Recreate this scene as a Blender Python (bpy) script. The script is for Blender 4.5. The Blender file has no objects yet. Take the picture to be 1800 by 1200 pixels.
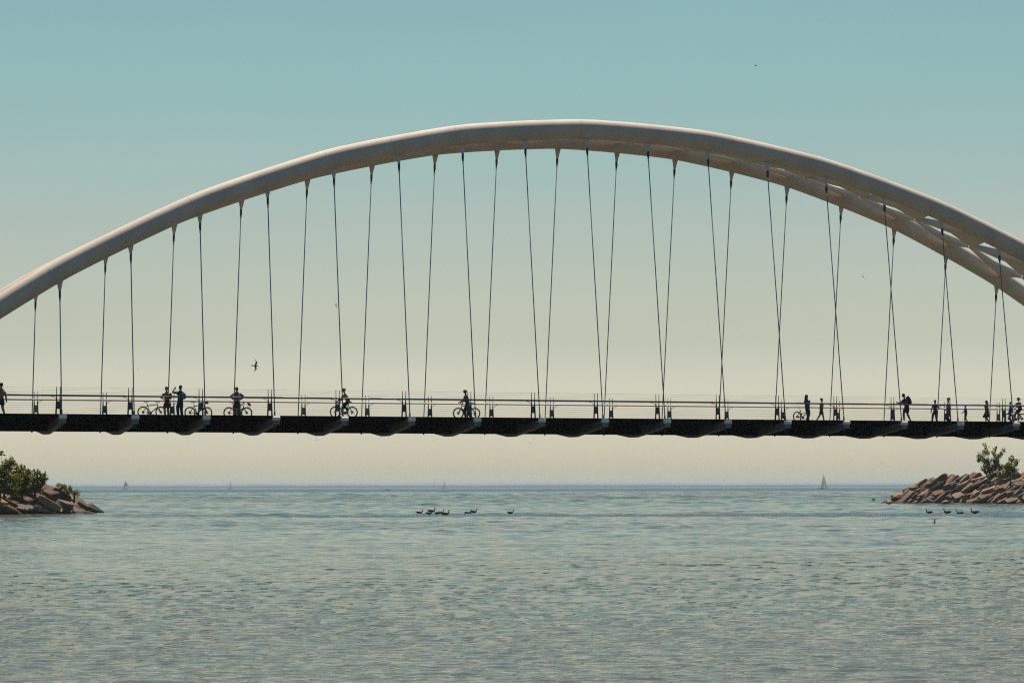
import bpy, bmesh, math, random
from mathutils import Vector, Matrix, noise as mnoise
R = math.radians
SC = bpy.context.scene
COL = SC.collection

# ------------------------------------------------------------------ camera
CAM_H = 3.5
F_PX = 4322.9
cam_d = bpy.data.cameras.new('camera')
cam = bpy.data.objects.new('camera', cam_d)
COL.objects.link(cam)
SC.camera = cam
cam_d.sensor_width = 36.0
cam_d.lens = F_PX / 1800 * 36.0
cam_d.clip_start = 0.5
cam_d.clip_end = 60000
cam_d.shift_x = 56.3 / 1800
PITCH = math.atan(255 / F_PX)
cam.matrix_world = (Matrix.Translation((0, 0, CAM_H)) @ Matrix.Rotation(R(90) + PITCH, 4, 'X')
                    @ Matrix.Rotation(-0.0022, 4, 'Z'))

# ------------------------------------------------------------------ sky and sun
SUN_AZ = 0.0      # degrees to the right of the view direction (behind the bridge)
SUN_EL = 70.0
world = bpy.data.worlds.new('World')
SC.world = world
world.use_nodes = True
wn, wl = world.node_tree.nodes, world.node_tree.links
wn.clear()
w_out = wn.new('ShaderNodeOutputWorld')
w_bg = wn.new('ShaderNodeBackground')
w_bg.inputs['Strength'].default_value = 0.066
w_sky = wn.new('ShaderNodeTexSky')
w_sky.sky_type = 'NISHITA'
w_sky.sun_disc = False
w_sky.sun_elevation = R(SUN_EL)
w_sky.sun_rotation = R(SUN_AZ)
w_sky.air_density = 1.0
w_sky.dust_density = 2.0
w_sky.ozone_density = 1.0
# colour grading of the sky with height: warm pale haze low down, teal above
w_tc = wn.new('ShaderNodeTexCoord')
w_sep = wn.new('ShaderNodeSeparateXYZ')
w_ramp = wn.new('ShaderNodeValToRGB')
w_mul = wn.new('ShaderNodeMix'); w_mul.data_type = 'RGBA'; w_mul.blend_type = 'MULTIPLY'
w_mul.inputs[0].default_value = 1.0
wl.new(w_tc.outputs['Generated'], w_sep.inputs[0])
wl.new(w_sep.outputs['Z'], w_ramp.inputs[0])
wl.new(w_sky.outputs[0], w_mul.inputs[6])
wl.new(w_ramp.outputs[0], w_mul.inputs[7])
w_mp = wn.new('ShaderNodeMapping'); w_mp.inputs['Scale'].default_value = (1, 1, 5)
w_nz = wn.new('ShaderNodeTexNoise'); w_nz.inputs['Scale'].default_value = 7.0; w_nz.inputs['Detail'].default_value = 5
w_mr = wn.new('ShaderNodeMapRange'); w_mr.inputs[3].default_value = 0.96; w_mr.inputs[4].default_value = 1.04
w_m2 = wn.new('ShaderNodeMix'); w_m2.data_type = 'RGBA'; w_m2.blend_type = 'MULTIPLY'; w_m2.inputs[0].default_value = 1.0
wl.new(w_tc.outputs['Generated'], w_mp.inputs[0]); wl.new(w_mp.outputs[0], w_nz.inputs[0]); wl.new(w_nz.outputs['Fac'], w_mr.inputs[0])
wl.new(w_mul.outputs[2], w_m2.inputs[6]); wl.new(w_mr.outputs[0], w_m2.inputs[7])
wl.new(w_m2.outputs[2], w_bg.inputs['Color'])
wl.new(w_bg.outputs[0], w_out.inputs[0])
SKY_TINT = [(0.0, (1.3, 1.48, 1.52)), (0.0017, (1.45, 1.62, 1.6)), (0.0034, (2.12, 2.17, 2.06)), (0.0105, (2.06, 2.1, 2.02)), (0.0359, (1.529, 1.53, 1.505)), (0.059, (1.144, 1.125, 1.021)), (0.082, (1.064, 1.031, 0.882)), (0.1048, (0.979, 0.982, 0.817)), (0.1275, (0.868, 0.973, 0.795)), (0.1499, (0.772, 0.972, 0.788)), (0.1722, (0.737, 0.972, 0.776)), (0.1909, (0.714, 0.965, 0.778)), (0.35, (0.38, 0.67, 0.71)), (0.6, (0.26, 0.54, 0.796)), (1.0, (0.19, 0.44, 0.755))]
els = w_ramp.color_ramp.elements
els[0].position = SKY_TINT[0][0]; els[0].color = (*SKY_TINT[0][1], 1)
els[1].position = SKY_TINT[-1][0]; els[1].color = (*SKY_TINT[-1][1], 1)
for p, c in SKY_TINT[1:-1]:
    e = els.new(p); e.color = (*c, 1)

sun_d = bpy.data.lights.new('sun', 'SUN')
sun_d.energy = 5.0
sun_d.angle = R(0.5)
sun_d.color = (1.0, 0.83, 0.62)
sun = bpy.data.objects.new('sun', sun_d)
COL.objects.link(sun)
sdir = Vector((math.sin(R(SUN_AZ)) * math.cos(R(SUN_EL)), math.cos(R(SUN_AZ)) * math.cos(R(SUN_EL)), math.sin(R(SUN_EL))))
sun.rotation_euler = (-sdir).to_track_quat('-Z', 'Y').to_euler()

SC.view_settings.view_transform = 'Standard'
SC.view_settings.look = 'None'
SC.view_settings.exposure = 0.6
SC.view_settings.gamma = 1.0
SC.view_settings.use_curve_mapping = False
SC.render.film_transparent = False
SC.cycles.use_denoising = False
SC.cycles.filter_width = 1.15
SC.cycles.sample_clamp_indirect = 1.2
SC.cycles.sample_clamp_direct = 3.0
SC.cycles.max_bounces = 8
SC.cycles.volume_bounces = 1

# ------------------------------------------------------------------ materials
def mat(name, col, rough=0.6, metal=0.0, var=0.15, scale=3.0, bump=0.0, col2=None, spec=0.5, coord='Object', stretch=(1, 1, 1)):
    m = bpy.data.materials.new(name); m.use_nodes = True
    n, l = m.node_tree.nodes, m.node_tree.links
    b = n['Principled BSDF']
    b.inputs['Roughness'].default_value = rough
    b.inputs['Metallic'].default_value = metal
    b.inputs['Specular IOR Level'].default_value = spec
    tc = n.new('ShaderNodeTexCoord'); mp = n.new('ShaderNodeMapping')
    mp.inputs['Scale'].default_value = stretch
    nz = n.new('ShaderNodeTexNoise'); nz.inputs['Scale'].default_value = scale
    nz.inputs['Detail'].default_value = 5
    l.new(tc.outputs[coord], mp.inputs[0]); l.new(mp.outputs[0], nz.inputs['Vector'])
    rp = n.new('ShaderNodeValToRGB')
    c2 = col2 or tuple(c * (1 + var) for c in col)
    c1 = tuple(c * (1 - var) for c in col)
    rp.color_ramp.elements[0].position = 0.3; rp.color_ramp.elements[0].color = (*c1, 1)
    rp.color_ramp.elements[1].position = 0.7; rp.color_ramp.elements[1].color = (*c2, 1)
    l.new(nz.outputs['Fac'], rp.inputs[0]); l.new(rp.outputs[0], b.inputs['Base Color'])
    if bump:
        bp = n.new('ShaderNodeBump'); bp.inputs['Strength'].default_value = 1.0
        bp.inputs['Distance'].default_value = bump
        l.new(nz.outputs['Fac'], bp.inputs['Height']); l.new(bp.outputs[0], b.inputs['Normal'])
    return m

M_arch = mat('arch_paint', (0.47, 0.425, 0.37), 0.7, var=0.09, scale=0.9, bump=0.0, spec=0.3, stretch=(1, 1, .35))
M_brace = mat('brace_paint', (0.50, 0.46, 0.41), 0.45, var=0.05, scale=1.0)
M_block = mat('beam_steel_lit', (0.13, 0.14, 0.16), 0.6, var=0.08, scale=3.0)  # lit copy of the beam steel; the darker one holds the under-deck shade
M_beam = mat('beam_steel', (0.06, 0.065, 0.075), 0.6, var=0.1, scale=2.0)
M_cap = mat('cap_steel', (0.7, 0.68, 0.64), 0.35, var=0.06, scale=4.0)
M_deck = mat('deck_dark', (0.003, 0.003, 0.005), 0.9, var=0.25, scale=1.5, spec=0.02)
M_deck_top = mat('deck_planks', (0.10, 0.085, 0.07), 0.8, var=0.2, scale=4.0)
M_rod = mat('stainless_rod', (0.15, 0.21, 0.23), 0.5, 0.1, var=0.1, scale=2.0)
M_fork = mat('dark_casting', (0.03, 0.03, 0.035), 0.5, 0.2, var=0.2)
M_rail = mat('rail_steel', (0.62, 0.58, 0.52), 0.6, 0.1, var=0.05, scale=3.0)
M_rail_near = mat('rail_steel_shaded', (0.14, 0.16, 0.17), 0.6, 0.3, var=0.08, scale=3.0)  # same rail, coloured darker for the shaded underside of the near one
M_post = mat('post_steel', (0.05, 0.06, 0.07), 0.45, 0.3, var=0.15, scale=5.0)
M_wire = mat('wire_steel', (0.34, 0.34, 0.31), 0.5, 0.5, var=0.05)
M_conc = mat('concrete', (0.33, 0.31, 0.28), 0.85, var=0.15, scale=0.8, bump=0.02)

# ------------------------------------------------------------------ helpers
def tag(o, label=None, cat=None, group=None, kind=None):
    if label: o['label'] = label
    if cat: o['category'] = cat
    if group: o['group'] = group
    if kind: o['kind'] = kind
    return o

def empty(name, loc, rz=0.0, label=None, cat=None, group=None):
    o = bpy.data.objects.new(name, None); COL.objects.link(o)
    o.empty_display_size = 0.3
    o.location = loc; o.rotation_euler = (0, 0, rz)
    return tag(o, label, cat, group)

def copy_tree(o, parent=None):
    c = o.copy(); COL.objects.link(c); c.parent = parent
    for ch in o.children: copy_tree(ch, c)
    return c

class MB:
    def __init__(self): self.v = []; self.f = []; self.m = []
    def add(self, vs, fs, mi=0):
        o = len(self.v); self.v += [tuple(x) for x in vs]
        self.f += [tuple(i + o for i in f) for f in fs]; self.m += [mi] * len(fs)
        return self
    def box(self, c, size, rot=None, mi=0):
        c = Vector(c); hx, hy, hz = (s / 2 for s in size); vs = []
        for x in (-hx, hx):
            for y in (-hy, hy):
                for z in (-hz, hz):
                    p = Vector((x, y, z))
                    if rot is not None: p = rot @ p
                    vs.append(c + p)
        return self.add(vs, [(0, 1, 3, 2), (4, 6, 7, 5), (0, 4, 5, 1), (2, 3, 7, 6), (0, 2, 6, 4), (1, 5, 7, 3)], mi)
    def prism(self, poly, off, mi=0):
        """closed polygon (3-D points, flat) extruded by vector off"""
        n = len(poly); off = Vector(off)
        vs = [Vector(p) for p in poly] + [Vector(p) + off for p in poly]
        fs = [tuple(range(n))[::-1], tuple(range(n, 2 * n))] + [(i, (i + 1) % n, n + (i + 1) % n, n + i) for i in range(n)]
        return self.add(vs, fs, mi)
    def tube(self, pts, r, seg=8, cap=True, mi=0, flat=1.0, up=(0, 0, 1)):
        pts = [Vector(p) for p in pts]; n = len(pts)
        rs = r if isinstance(r, (list, tuple)) else [r] * n
        vs, fs = [], []
        upv = Vector(up)
        for i, p in enumerate(pts):
            d = (pts[min(i + 1, n - 1)] - pts[max(i - 1, 0)])
            d = d.normalized() if d.length > 1e-9 else Vector((0, 0, 1))
            a = upv if abs(d.dot(upv)) < 0.97 else Vector((0, 1, 0)) if abs(d.y) < 0.9 else Vector((1, 0, 0))
            x = d.cross(a).normalized(); y = x.cross(d).normalized()
            for k in range(seg):
                t = 2 * math.pi * k / seg
                vs.append(p + x * (math.cos(t) * rs[i] * flat) + y * (math.sin(t) * rs[i]))
        for i in range(n - 1):
            for k in range(seg):
                k2 = (k + 1) % seg
                fs.append((i * seg + k, i * seg + k2, (i + 1) * seg + k2, (i + 1) * seg + k))
        if cap:
            fs.append(tuple(range(seg))[::-1]); fs.append(tuple((n - 1) * seg + k for k in range(seg)))
        return self.add(vs, fs, mi)
    def torus(self, c, Rr, r, axis='y', seg=28, s2=6, mi=0):
        vs, fs = [], []
        for i in range(seg):
            a = 2 * math.pi * i / seg
            for j in range(s2):
                b = 2 * math.pi * j / s2
                rr = Rr + r * math.cos(b)
                vs.append((c[0] + rr * math.cos(a), c[1] + r * math.sin(b), c[2] + rr * math.sin(a)))
        for i in range(seg):
            for j in range(s2):
                i2, j2 = (i + 1) % seg, (j + 1) % s2
                fs.append((i * s2 + j, i * s2 + j2, i2 * s2 + j2, i2 * s2 + j))
        return self.add(vs, fs, mi)
    def ball(self, c, r, seg=10, ring=7, rot=None, mi=0):
        c = Vector(c); r = Vector(r) if hasattr(r, '__len__') else Vector((r, r, r)); vs = []
        for i in range(ring + 1):
            a = math.pi * i / ring
            for k in range(seg):
                b = 2 * math.pi * k / seg
                p = Vector((math.sin(a) * math.cos(b) * r.x, math.sin(a) * math.sin(b) * r.y, math.cos(a) * r.z))
                if rot is not None: p = rot @ p
                vs.append(c + p)
        fs = [(i * seg + k, (i + 1) * seg + k, (i + 1) * seg + (k + 1) % seg, i * seg + (k + 1) % seg) for i in range(ring) for k in range(seg)]
        return self.add(vs, fs, mi)
    def build(self, name, ma, parent=None, smooth=False, loc=None):
        me = bpy.data.meshes.new(name)
        me.from_pydata(self.v, [], self.f)
        for x in (ma if isinstance(ma, (list, tuple)) else [ma]): me.materials.append(x)
        if any(self.m): me.polygons.foreach_set('material_index', self.m)
        if smooth: me.polygons.foreach_set('use_smooth', [True] * len(me.polygons))
        me.update(); me.validate()
        bm = bmesh.new(); bm.from_mesh(me)
        bmesh.ops.remove_doubles(bm, verts=bm.verts, dist=1e-6)
        bmesh.ops.recalc_face_normals(bm, faces=bm.faces); bm.to_mesh(me); bm.free()
        o = bpy.data.objects.new(name, me); COL.objects.link(o)
        o.parent = parent
        if loc is not None: o.location = loc
        return o

# ------------------------------------------------------------------ water, far shore
def water_material():
    m = bpy.data.materials.new('lake_water'); m.use_nodes = True
    n, l = m.node_tree.nodes, m.node_tree.links
    b = n['Principled BSDF']
    b.inputs['IOR'].default_value = 1.33
    b.inputs['Specular IOR Level'].default_value = 0.5
    geo = n.new('ShaderNodeNewGeometry')
    def noise(scale, stretch, detail=4, rot=0.0, rough=0.55):
        mp = n.new('ShaderNodeMapping'); mp.inputs['Scale'].default_value = stretch
        mp.inputs['Rotation'].default_value = (0, 0, rot)
        t = n.new('ShaderNodeTexNoise'); t.inputs['Scale'].default_value = scale
        t.inputs['Detail'].default_value = detail; t.inputs['Roughness'].default_value = rough
        l.new(geo.outputs['Position'], mp.inputs[0]); l.new(mp.outputs[0], t.inputs['Vector'])
        return t.outputs['Fac']
    def math_(op, a, b_):
        x = n.new('ShaderNodeMath'); x.operation = op
        for i, q in enumerate((a, b_)):
            if isinstance(q, (int, float)): x.inputs[i].default_value = q
            else: l.new(q, x.inputs[i])
        return x.outputs[0]
    def rng(v, a, b_, c, d):
        x = n.new('ShaderNodeMapRange'); l.new(v, x.inputs[0])
        for i, q in enumerate((a, b_, c, d)): x.inputs[i + 1].default_value = q
        return x.outputs[0]
    chop = noise(0.85, (0.5, 1, 1), 3, -0.06)
    rip = noise(3.2, (0.6, 1, 1), 3, 0.15)
    fine = noise(11.0, (0.8, 1, 1), 2, 0.0)
    gust = noise(0.030, (0.35, 1, 1), 3, 0.05)          # wind patches
    gust_f = rng(gust, 0.35, 0.68, 0.45, 1.3)
    sep = n.new('ShaderNodeSeparateXYZ'); l.new(geo.outputs['Position'], sep.inputs[0])
    wob = noise(0.02, (0.4, 1, 1), 3)
    yy = math_('ADD', sep.outputs['Y'], math_('MULTIPLY', math_('SUBTRACT', wob, 0.5), 130.0))
    far_f = rng(yy, 1300.0, 2000.0, 0.0, 1.0)
    wob2 = noise(0.06, (1.0, 0.3, 1), 4, 0.04)
    y2 = math_('ADD', yy, math_('MULTIPLY', math_('SUBTRACT', wob2, 0.5), 75.0))
    line_f = math_('MULTIPLY', rng(y2, 266.0, 276.0, 0.0, 1.0), rng(y2, 306.0, 334.0, 1.0, 0.0))   # ruffled edge of the river plume
    line_f = math_('MULTIPLY', line_f, rng(sep.outputs['X'], -50.0, -18.0, 0.15, 1.0))
    line_f = math_('MULTIPLY', line_f, rng(noise(0.11, (0.6, 0.5, 1), 3), 0.30, 0.48, 0.45, 1.0))
    plume_f = math_('MULTIPLY', rng(yy, 120.0, 240.0, 0.0, 1.0), rng(yy, 272.0, 282.0, 1.0, 0.0))
    glint_f = math_('MULTIPLY', rng(yy, 520.0, 640.0, 0.0, 1.0), rng(yy, 1000.0, 1300.0, 1.0, 0.0))
    glint_f = math_('MULTIPLY', glint_f, rng(gust, 0.40, 0.56, 0.0, 1.0))
    gust_f = math_('ADD', gust_f, math_('MULTIPLY', line_f, 3.0))
    gust_f = math_('ADD', gust_f, math_('MULTIPLY', glint_f, 4.5))
    gust_f = math_('ADD', gust_f, math_('MULTIPLY', far_f, 1.5))
    rgh = math_('ADD', 0.05, math_('MULTIPLY', math_('ADD', far_f, line_f), 0.25))
    l.new(rgh, b.inputs['Roughness'])
    dist_f = rng(yy, 150.0, 900.0, 0.12, 1.0)
    h = math_('MULTIPLY', math_('MULTIPLY', chop, 0.16), math_('MULTIPLY', gust_f, dist_f))
    h = math_('ADD', h, math_('MULTIPLY', math_('MULTIPLY', rip, 0.055), gust_f))
    h = math_('ADD', h, math_('MULTIPLY', fine, 0.003))
    bp = n.new('ShaderNodeBump'); bp.inputs['Strength'].default_value = 1.0; bp.inputs['Distance'].default_value = 1.0
    l.new(h, bp.inputs['Height']); l.new(bp.outputs[0], b.inputs['Normal'])
    # silt carried in long streaks
    silt = noise(0.012, (0.3, 1, 1), 4, 0.03)
    rp = n.new('ShaderNodeValToRGB')
    rp.color_ramp.elements[0].position = 0.38; rp.color_ramp.elements[0].color = (0.036, 0.048, 0.038, 1)
    rp.color_ramp.elements[1].position = 0.66; rp.color_ramp.elements[1].color = (0.068, 0.066, 0.047, 1)
    silt_f = math_('ADD', silt, math_('MULTIPLY', plume_f, 0.16))
    l.new(silt_f, rp.inputs[0])
    edge = math_('ADD', far_f, math_('MULTIPLY', line_f, 1.0))
    shoal = rng(yy, 40.0, 85.0, 0.30, 0.0)
    silt_f2 = math_('ADD', silt_f, shoal); l.new(silt_f2, rp.inputs[0])
    mx = n.new('ShaderNodeMix'); mx.data_type = 'RGBA'
    l.new(edge, mx.inputs[0]); l.new(rp.outputs[0], mx.inputs[6]); mx.inputs[7].default_value = (0.008, 0.035, 0.055, 1)
    l.new(mx.outputs[2], b.inputs['Base Color'])
    return m
M_water = water_material()
import numpy as np
def wave_sheet():
    """one sheet from behind the camera to the horizon; fine real waves where they can be told apart"""
    ys = [-400.0, -150.0, -50.0, 0.0, 15.0, 25.0]; y = 34.0
    while y < 4200: ys.append(y); y += max(0.12, y * 0.0024)
    ys += [4500, 5500, 8000, 13000]
    ys = np.array(ys); nc = 470
    u = np.linspace(-1, 1, nc); edge = 0.25
    inner = np.sign(u) * np.abs(u)
    half = 0.25 * np.clip(ys, 40, 4200) + 8.0
    X = np.zeros((len(ys), nc + 6)); Y = np.repeat(ys[:, None], nc + 6, 1)
    X[:, 3:-3] = inner[None, :] * half[:, None]
    for k, w in enumerate((9000, 4000, 1600)):
        X[:, k] = -w; X[:, -1 - k] = w
    r = np.random.RandomState(4); n = 66
    lam = np.exp(r.uniform(np.log(0.26), np.log(2.2), n)); th = r.normal(R(80), R(48), n); ph = r.uniform(0, 6.28, n)
    slope = 0.175 * math.sqrt(2.0 / n) * np.where(lam > 0.9, 0.30, 1.0)
    lam2 = np.exp(r.uniform(np.log(5.0), np.log(22.0), 30)); lam = np.concatenate([lam, lam2]); th = np.concatenate([th, r.normal(R(85), R(24), 30)])
    ph = np.concatenate([ph, r.uniform(0, 6.28, 30)]); slope = np.concatenate([slope, np.full(30, 0.115 * math.sqrt(2.0 / 30))]); off = np.clip((Y - 250) / 450.0, 0, 1); n += 30
    lam3 = np.exp(r.uniform(np.log(1.6), np.log(6.5), 26)); lam = np.concatenate([lam, lam3]); th = np.concatenate([th, r.normal(R(84), R(36), 26)])
    ph = np.concatenate([ph, r.uniform(0, 6.28, 26)]); slope = np.concatenate([slope, np.full(26, 0.11 * math.sqrt(2.0 / 26))]); mid_f = np.interp(Y, [70, 130, 200, 330, 600], [0.0, 0.30, 0.75, 0.95, 1.1]); n += 26
    amp = slope * lam / (2 * np.pi)
    g = np.ones_like(X)
    for q in range(9):
        a = r.uniform(0, 6.28); l_ = r.uniform(18, 120); kx = 2 * np.pi / (l_ * 3.0) * math.cos(a); ky = 2 * np.pi / l_ * (0.6 + .4 * math.sin(a))
        g += 0.07 * np.sin(kx * X + ky * Y + r.uniform(0, 6.28) + 1.5 * np.sin(X / 47.0 + q))
    g = np.clip(g, 0.45, 1.6)
    dy = np.gradient(ys)[:, None]
    Z = np.zeros_like(X)
    near = np.interp(Y, [40, 80, 120, 200, 300, 700], [0.60, 0.76, 1.22, 1.9, 2.2, 1.7])          # sheltered in the lee, rougher outside
    for i in range(n):
        kx = 2 * np.pi / lam[i] * math.cos(th[i]); ky = 2 * np.pi / lam[i] * math.sin(th[i])
        w = np.clip(lam[i] / (2.2 * dy) - 0.35, 0, 1)
        s_ = np.sin(kx * X + ky * Y + ph[i])
        w = w * (mid_f if i >= n - 26 else off if i >= n - 56 else near)
        Z += amp[i] * w * (s_ + 0.18 * (1 - 2 * (s_ * 0.5 + 0.5) ** 0.7))
    Z *= g
    fade = np.clip((4200 - Y) / 900, 0, 1) * np.clip((Y - 25) / 15, 0, 1); fade[:, :3] = 0; fade[:, -3:] = 0
    Z *= fade
    co = np.stack([X, Y, Z], -1).reshape(-1, 3).astype(np.float32)
    nr, nn = X.shape
    idx = np.arange(nr * nn).reshape(nr, nn)
    q = np.stack([idx[:-1, :-1], idx[:-1, 1:], idx[1:, 1:], idx[1:, :-1]], -1).reshape(-1)
    me = bpy.data.meshes.new('water'); nf = len(q) // 4
    me.vertices.add(len(co)); me.vertices.foreach_set('co', co.ravel())
    me.loops.add(len(q)); me.loops.foreach_set('vertex_index', q.astype(np.int32))
    me.polygons.add(nf); me.polygons.foreach_set('loop_start', np.arange(0, nf * 4, 4, dtype=np.int32)); me.polygons.foreach_set('loop_total', np.full(nf, 4, np.int32))
    me.polygons.foreach_set('use_smooth', np.ones(nf, dtype=bool))
    me.materials.append(M_water); me.update(calc_edges=True)
    o = bpy.data.objects.new('water', me); COL.objects.link(o)
    def height(x, y):
        j = int(np.argmin(abs(ys - y))); i = int(np.argmin(abs(X[j] - x))); return float(Z[j, i])
    return o, height
water, water_z = wave_sheet()
tag(water, kind='structure')

M_shore = mat('far_shore', (0.08, 0.115, 0.125), 0.9, var=0.2, scale=0.01)
mb = MB(); N = 240
rr = random.Random(5); sv = []
for i in range(N + 1):
    x = -8000 + 16000 * i / N
    hh = 17 + 5 * mnoise.noise(Vector((x * 0.0011, 0, 3.1))) + 3 * mnoise.noise(Vector((x * 0.006, 1, 3.1)))
    if x < 0: hh += 2
    sv += [(x, 10400 + 150 * mnoise.noise(Vector((x * 0.001, 7, 0))), -0.5), (x, 10600, hh), (x, 11300, hh * 0.9), (x, 11600, -0.5)]
sf = [(4 * i + k, 4 * i + 4 + k, 4 * i + 5 + k, 4 * i + 1 + k) for i in range(N) for k in range(3)]
sf += [(4 * i + 3, 4 * i + 7, 4 * i + 4, 4 * i) for i in range(N)]
tag(MB().add(sv, sf).build('far_shore', M_shore, smooth=True), kind='structure')

# haze
M_haze = bpy.data.materials.new('haze_air'); M_haze.use_nodes = True
hn = M_haze.node_tree.nodes; hl = M_haze.node_tree.links; hn.clear()
ho = hn.new('ShaderNodeOutputMaterial'); hv = hn.new('ShaderNodeVolumePrincipled')
hv.inputs['Color'].default_value = (0.62, 0.78, 0.86, 1)
hv.inputs['Density'].default_value = 6.0e-5
hv.inputs['Anisotropy'].default_value = 0.2
hl.new(hv.outputs[0], ho.inputs['Volume'])
haze = MB().box((0, 6350, 16.0), (18400, 13900, 40.0)).build('haze', M_haze)
tag(haze, kind='stuff')

# ------------------------------------------------------------------ the bridge
TH = 0.3517
OX, OY = -24.3968, 138.3255
Z0 = CAM_H
A_, P_, ZD = 4.6584, 3.5224, 3.9114 + Z0      # hanger line, post line, anchor level
DK = ZD + 0.11                                # walking surface
ZT, QT, Q4, Q3, SA = 20.2613, 0.0082, 0.1373e-6, -0.0482e-4, 33.5
K1, K2 = 0.1144, 0.00143
bridge = empty('arch_bridge', (OX, OY, 0), TH,
               'long white steel arch footbridge with twin pipe arches and hanger rods over the water', 'bridge')
def zt(s):
    d = s - SA
    return ZT - QT * d * d - Q4 * d ** 4 - Q3 * d ** 3 + Z0
def tt(z):
    H = z - ZD
    return A_ - K1 * H - K2 * H * H
def pipe_c(s, sg):
    z = zt(s); H = z - ZD
    u = Vector((0, -sg * (K1 + 2 * K2 * H), 1)).normalized()
    return Vector((s, sg * tt(z), z)) + u * 1.25
ST = list(range(-2, 20))
# arch pipes
ss = [-15.5 + i * 1.0 for i in range(100)]
for sg in (-1, 1):
    pts = []
    for s in ss:
        k = math.floor(s / 8.0); a, b_ = k * 8.0, k * 8.0 + 8.0
        f = (s - a) / 8.0
        ch = pipe_c(a, sg).lerp(pipe_c(b_, sg), f)
        p = pipe_c(s, sg).lerp(Vector((s, ch.y, ch.z)), 0.45)
        if p.z > 0.3: pts.append(p)
    pipe = MB().tube(pts, 0.6, 36).build('arch_pipe', M_arch, bridge, smooth=True)
    for k in range(3, len(pts) - 2, 4):
        d = (pts[k + 1] - pts[k - 1]).normalized()
        MB().tube([pts[k] - d * .025, pts[k], pts[k] + d * .025], [.601, .612, .601], 36, cap=False).build('weld_seam', M_arch, pipe, smooth=True)
# wind braces between the pipes
def frame_at(s, sg=0):
    a, b_ = pipe_c(s, -1), pipe_c(s, 1)
    tan = (pipe_c(s + .5, 1) - pipe_c(s - .5, 1)); tan.y = 0; tan.normalize()
    nrm = Vector((-tan.z, 0, tan.x))
    return a, b_, tan, nrm
for i in ST:
    s = 4.0 * i
    a, b_, tan, nrm = frame_at(s)
    if a.z < DK + 3.2: continue
    mid = (a + b_) / 2 - nrm * 0.28
    beam = MB()
    for e in (a, b_):
        q = e + nrm * 0.28
        w0 = tan * 0.10; h0 = nrm * 0.12
        beam.add([q - w0 - h0, q + w0 - h0, q + w0 + h0, q - w0 + h0, mid - w0 - h0, mid + w0 - h0, mid + w0 + h0, mid - w0 + h0],
                 [(0, 1, 2, 3), (7, 6, 5, 4), (0, 4, 5, 1), (1, 5, 6, 2), (2, 6, 7, 3), (3, 7, 4, 0)])
    beam.build('cross_beam', M_brace, bridge)
    j = i - 1 if s > SA else i + 1
    if abs(s - SA) < 2.5: continue
    a2, b2, tan2, nrm2 = frame_at(4.0 * j)
    if a2.z < DK + 3.2: continue
    mid2 = (a2 + b2) / 2 - nrm2 * 0.28
    for e in (a, b_):
        cr = (mid - e).normalized()
        q = e + cr * 0.50 + nrm * 0.02
        s1 = mid2 - cr * 0.06; s2 = mid2 - cr * 0.24
        p1 = mid - cr * 0.12
        low = [s2, s1, s1.lerp((q + p1) / 2, 0.55) + cr * 0.13, s1.lerp(p1, 0.80) - cr * 0.20, p1, q, s2.lerp(q, 0.80) + cr * 0.06, s2.lerp(q, 0.5) + cr * 0.02]
        rise = [0.14, 0.10, 0.12, 0.14, 0.16, 0.44, 0.42, 0.34]      # the plate is a wedge, highest along the pipe
        n8 = len(low)
        top = [p + nrm * h_ for p, h_ in zip(low, rise)]
        vs = [p - nrm * 0.08 for p in low] + top
        tris = [(0, 1, 7), (1, 2, 7), (2, 6, 7), (2, 3, 6), (3, 4, 6), (4, 5, 6)]
        fs = [tuple(t)[::-1] for t in tris] + [tuple(k + n8 for k in t) for t in tris] + [(k, (k + 1) % n8, n8 + (k + 1) % n8, n8 + k) for k in range(n8)]
        MB().add(vs, fs).build('brace_arm', M_brace, bridge)

# hangers
for i in ST:
    s = 4.0 * i
    zz = zt(s)
    if zz < DK + 1.6: continue
    for sg in (-1, 1):
        top = Vector((s, sg * tt(zz), zz)); bot = Vector((s, sg * A_, ZD))
        ax = (top - bot).normalized()
        rod = MB().tube([bot, top - ax * 0.40], 0.032, 8).build('hanger', M_rod, bridge, smooth=True)
        c = pipe_c(s, sg); up = (c - top).normalized()
        w = Vector((1, 0, 0)); nn = up.cross(w).normalized() * 0.03
        root = top + up * 0.95; tip = top + up * 0.02
        MB().prism([root - w * .25 - nn, root + w * .25 - nn, tip + w * .05 - nn, tip - w * .05 - nn], nn * 2).build('lug_plate', M_brace, rod)
        fk = MB()
        for q in (-1, 1):
            fk.box(top - ax * 0.08 + nn * 1.9 * q, (0.10, 0.025, 0.30))
        fk.tube([top - ax * 0.22, top - ax * 0.34, top - ax * 0.42], [0.06, 0.055, 0.04], 10)
        fk.build('fork_end', M_fork, rod)
        MB().tube([top - ax * 0.40, top - ax * 0.52], 0.05, 8).build('collar', M_cap, rod, smooth=True)
        MB().tube([bot + Vector((0, 0, -0.72)), bot + ax * 0.30], [0.05, 0.05], 8).build('anchor_rod', M_fork, rod, smooth=True)

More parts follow.
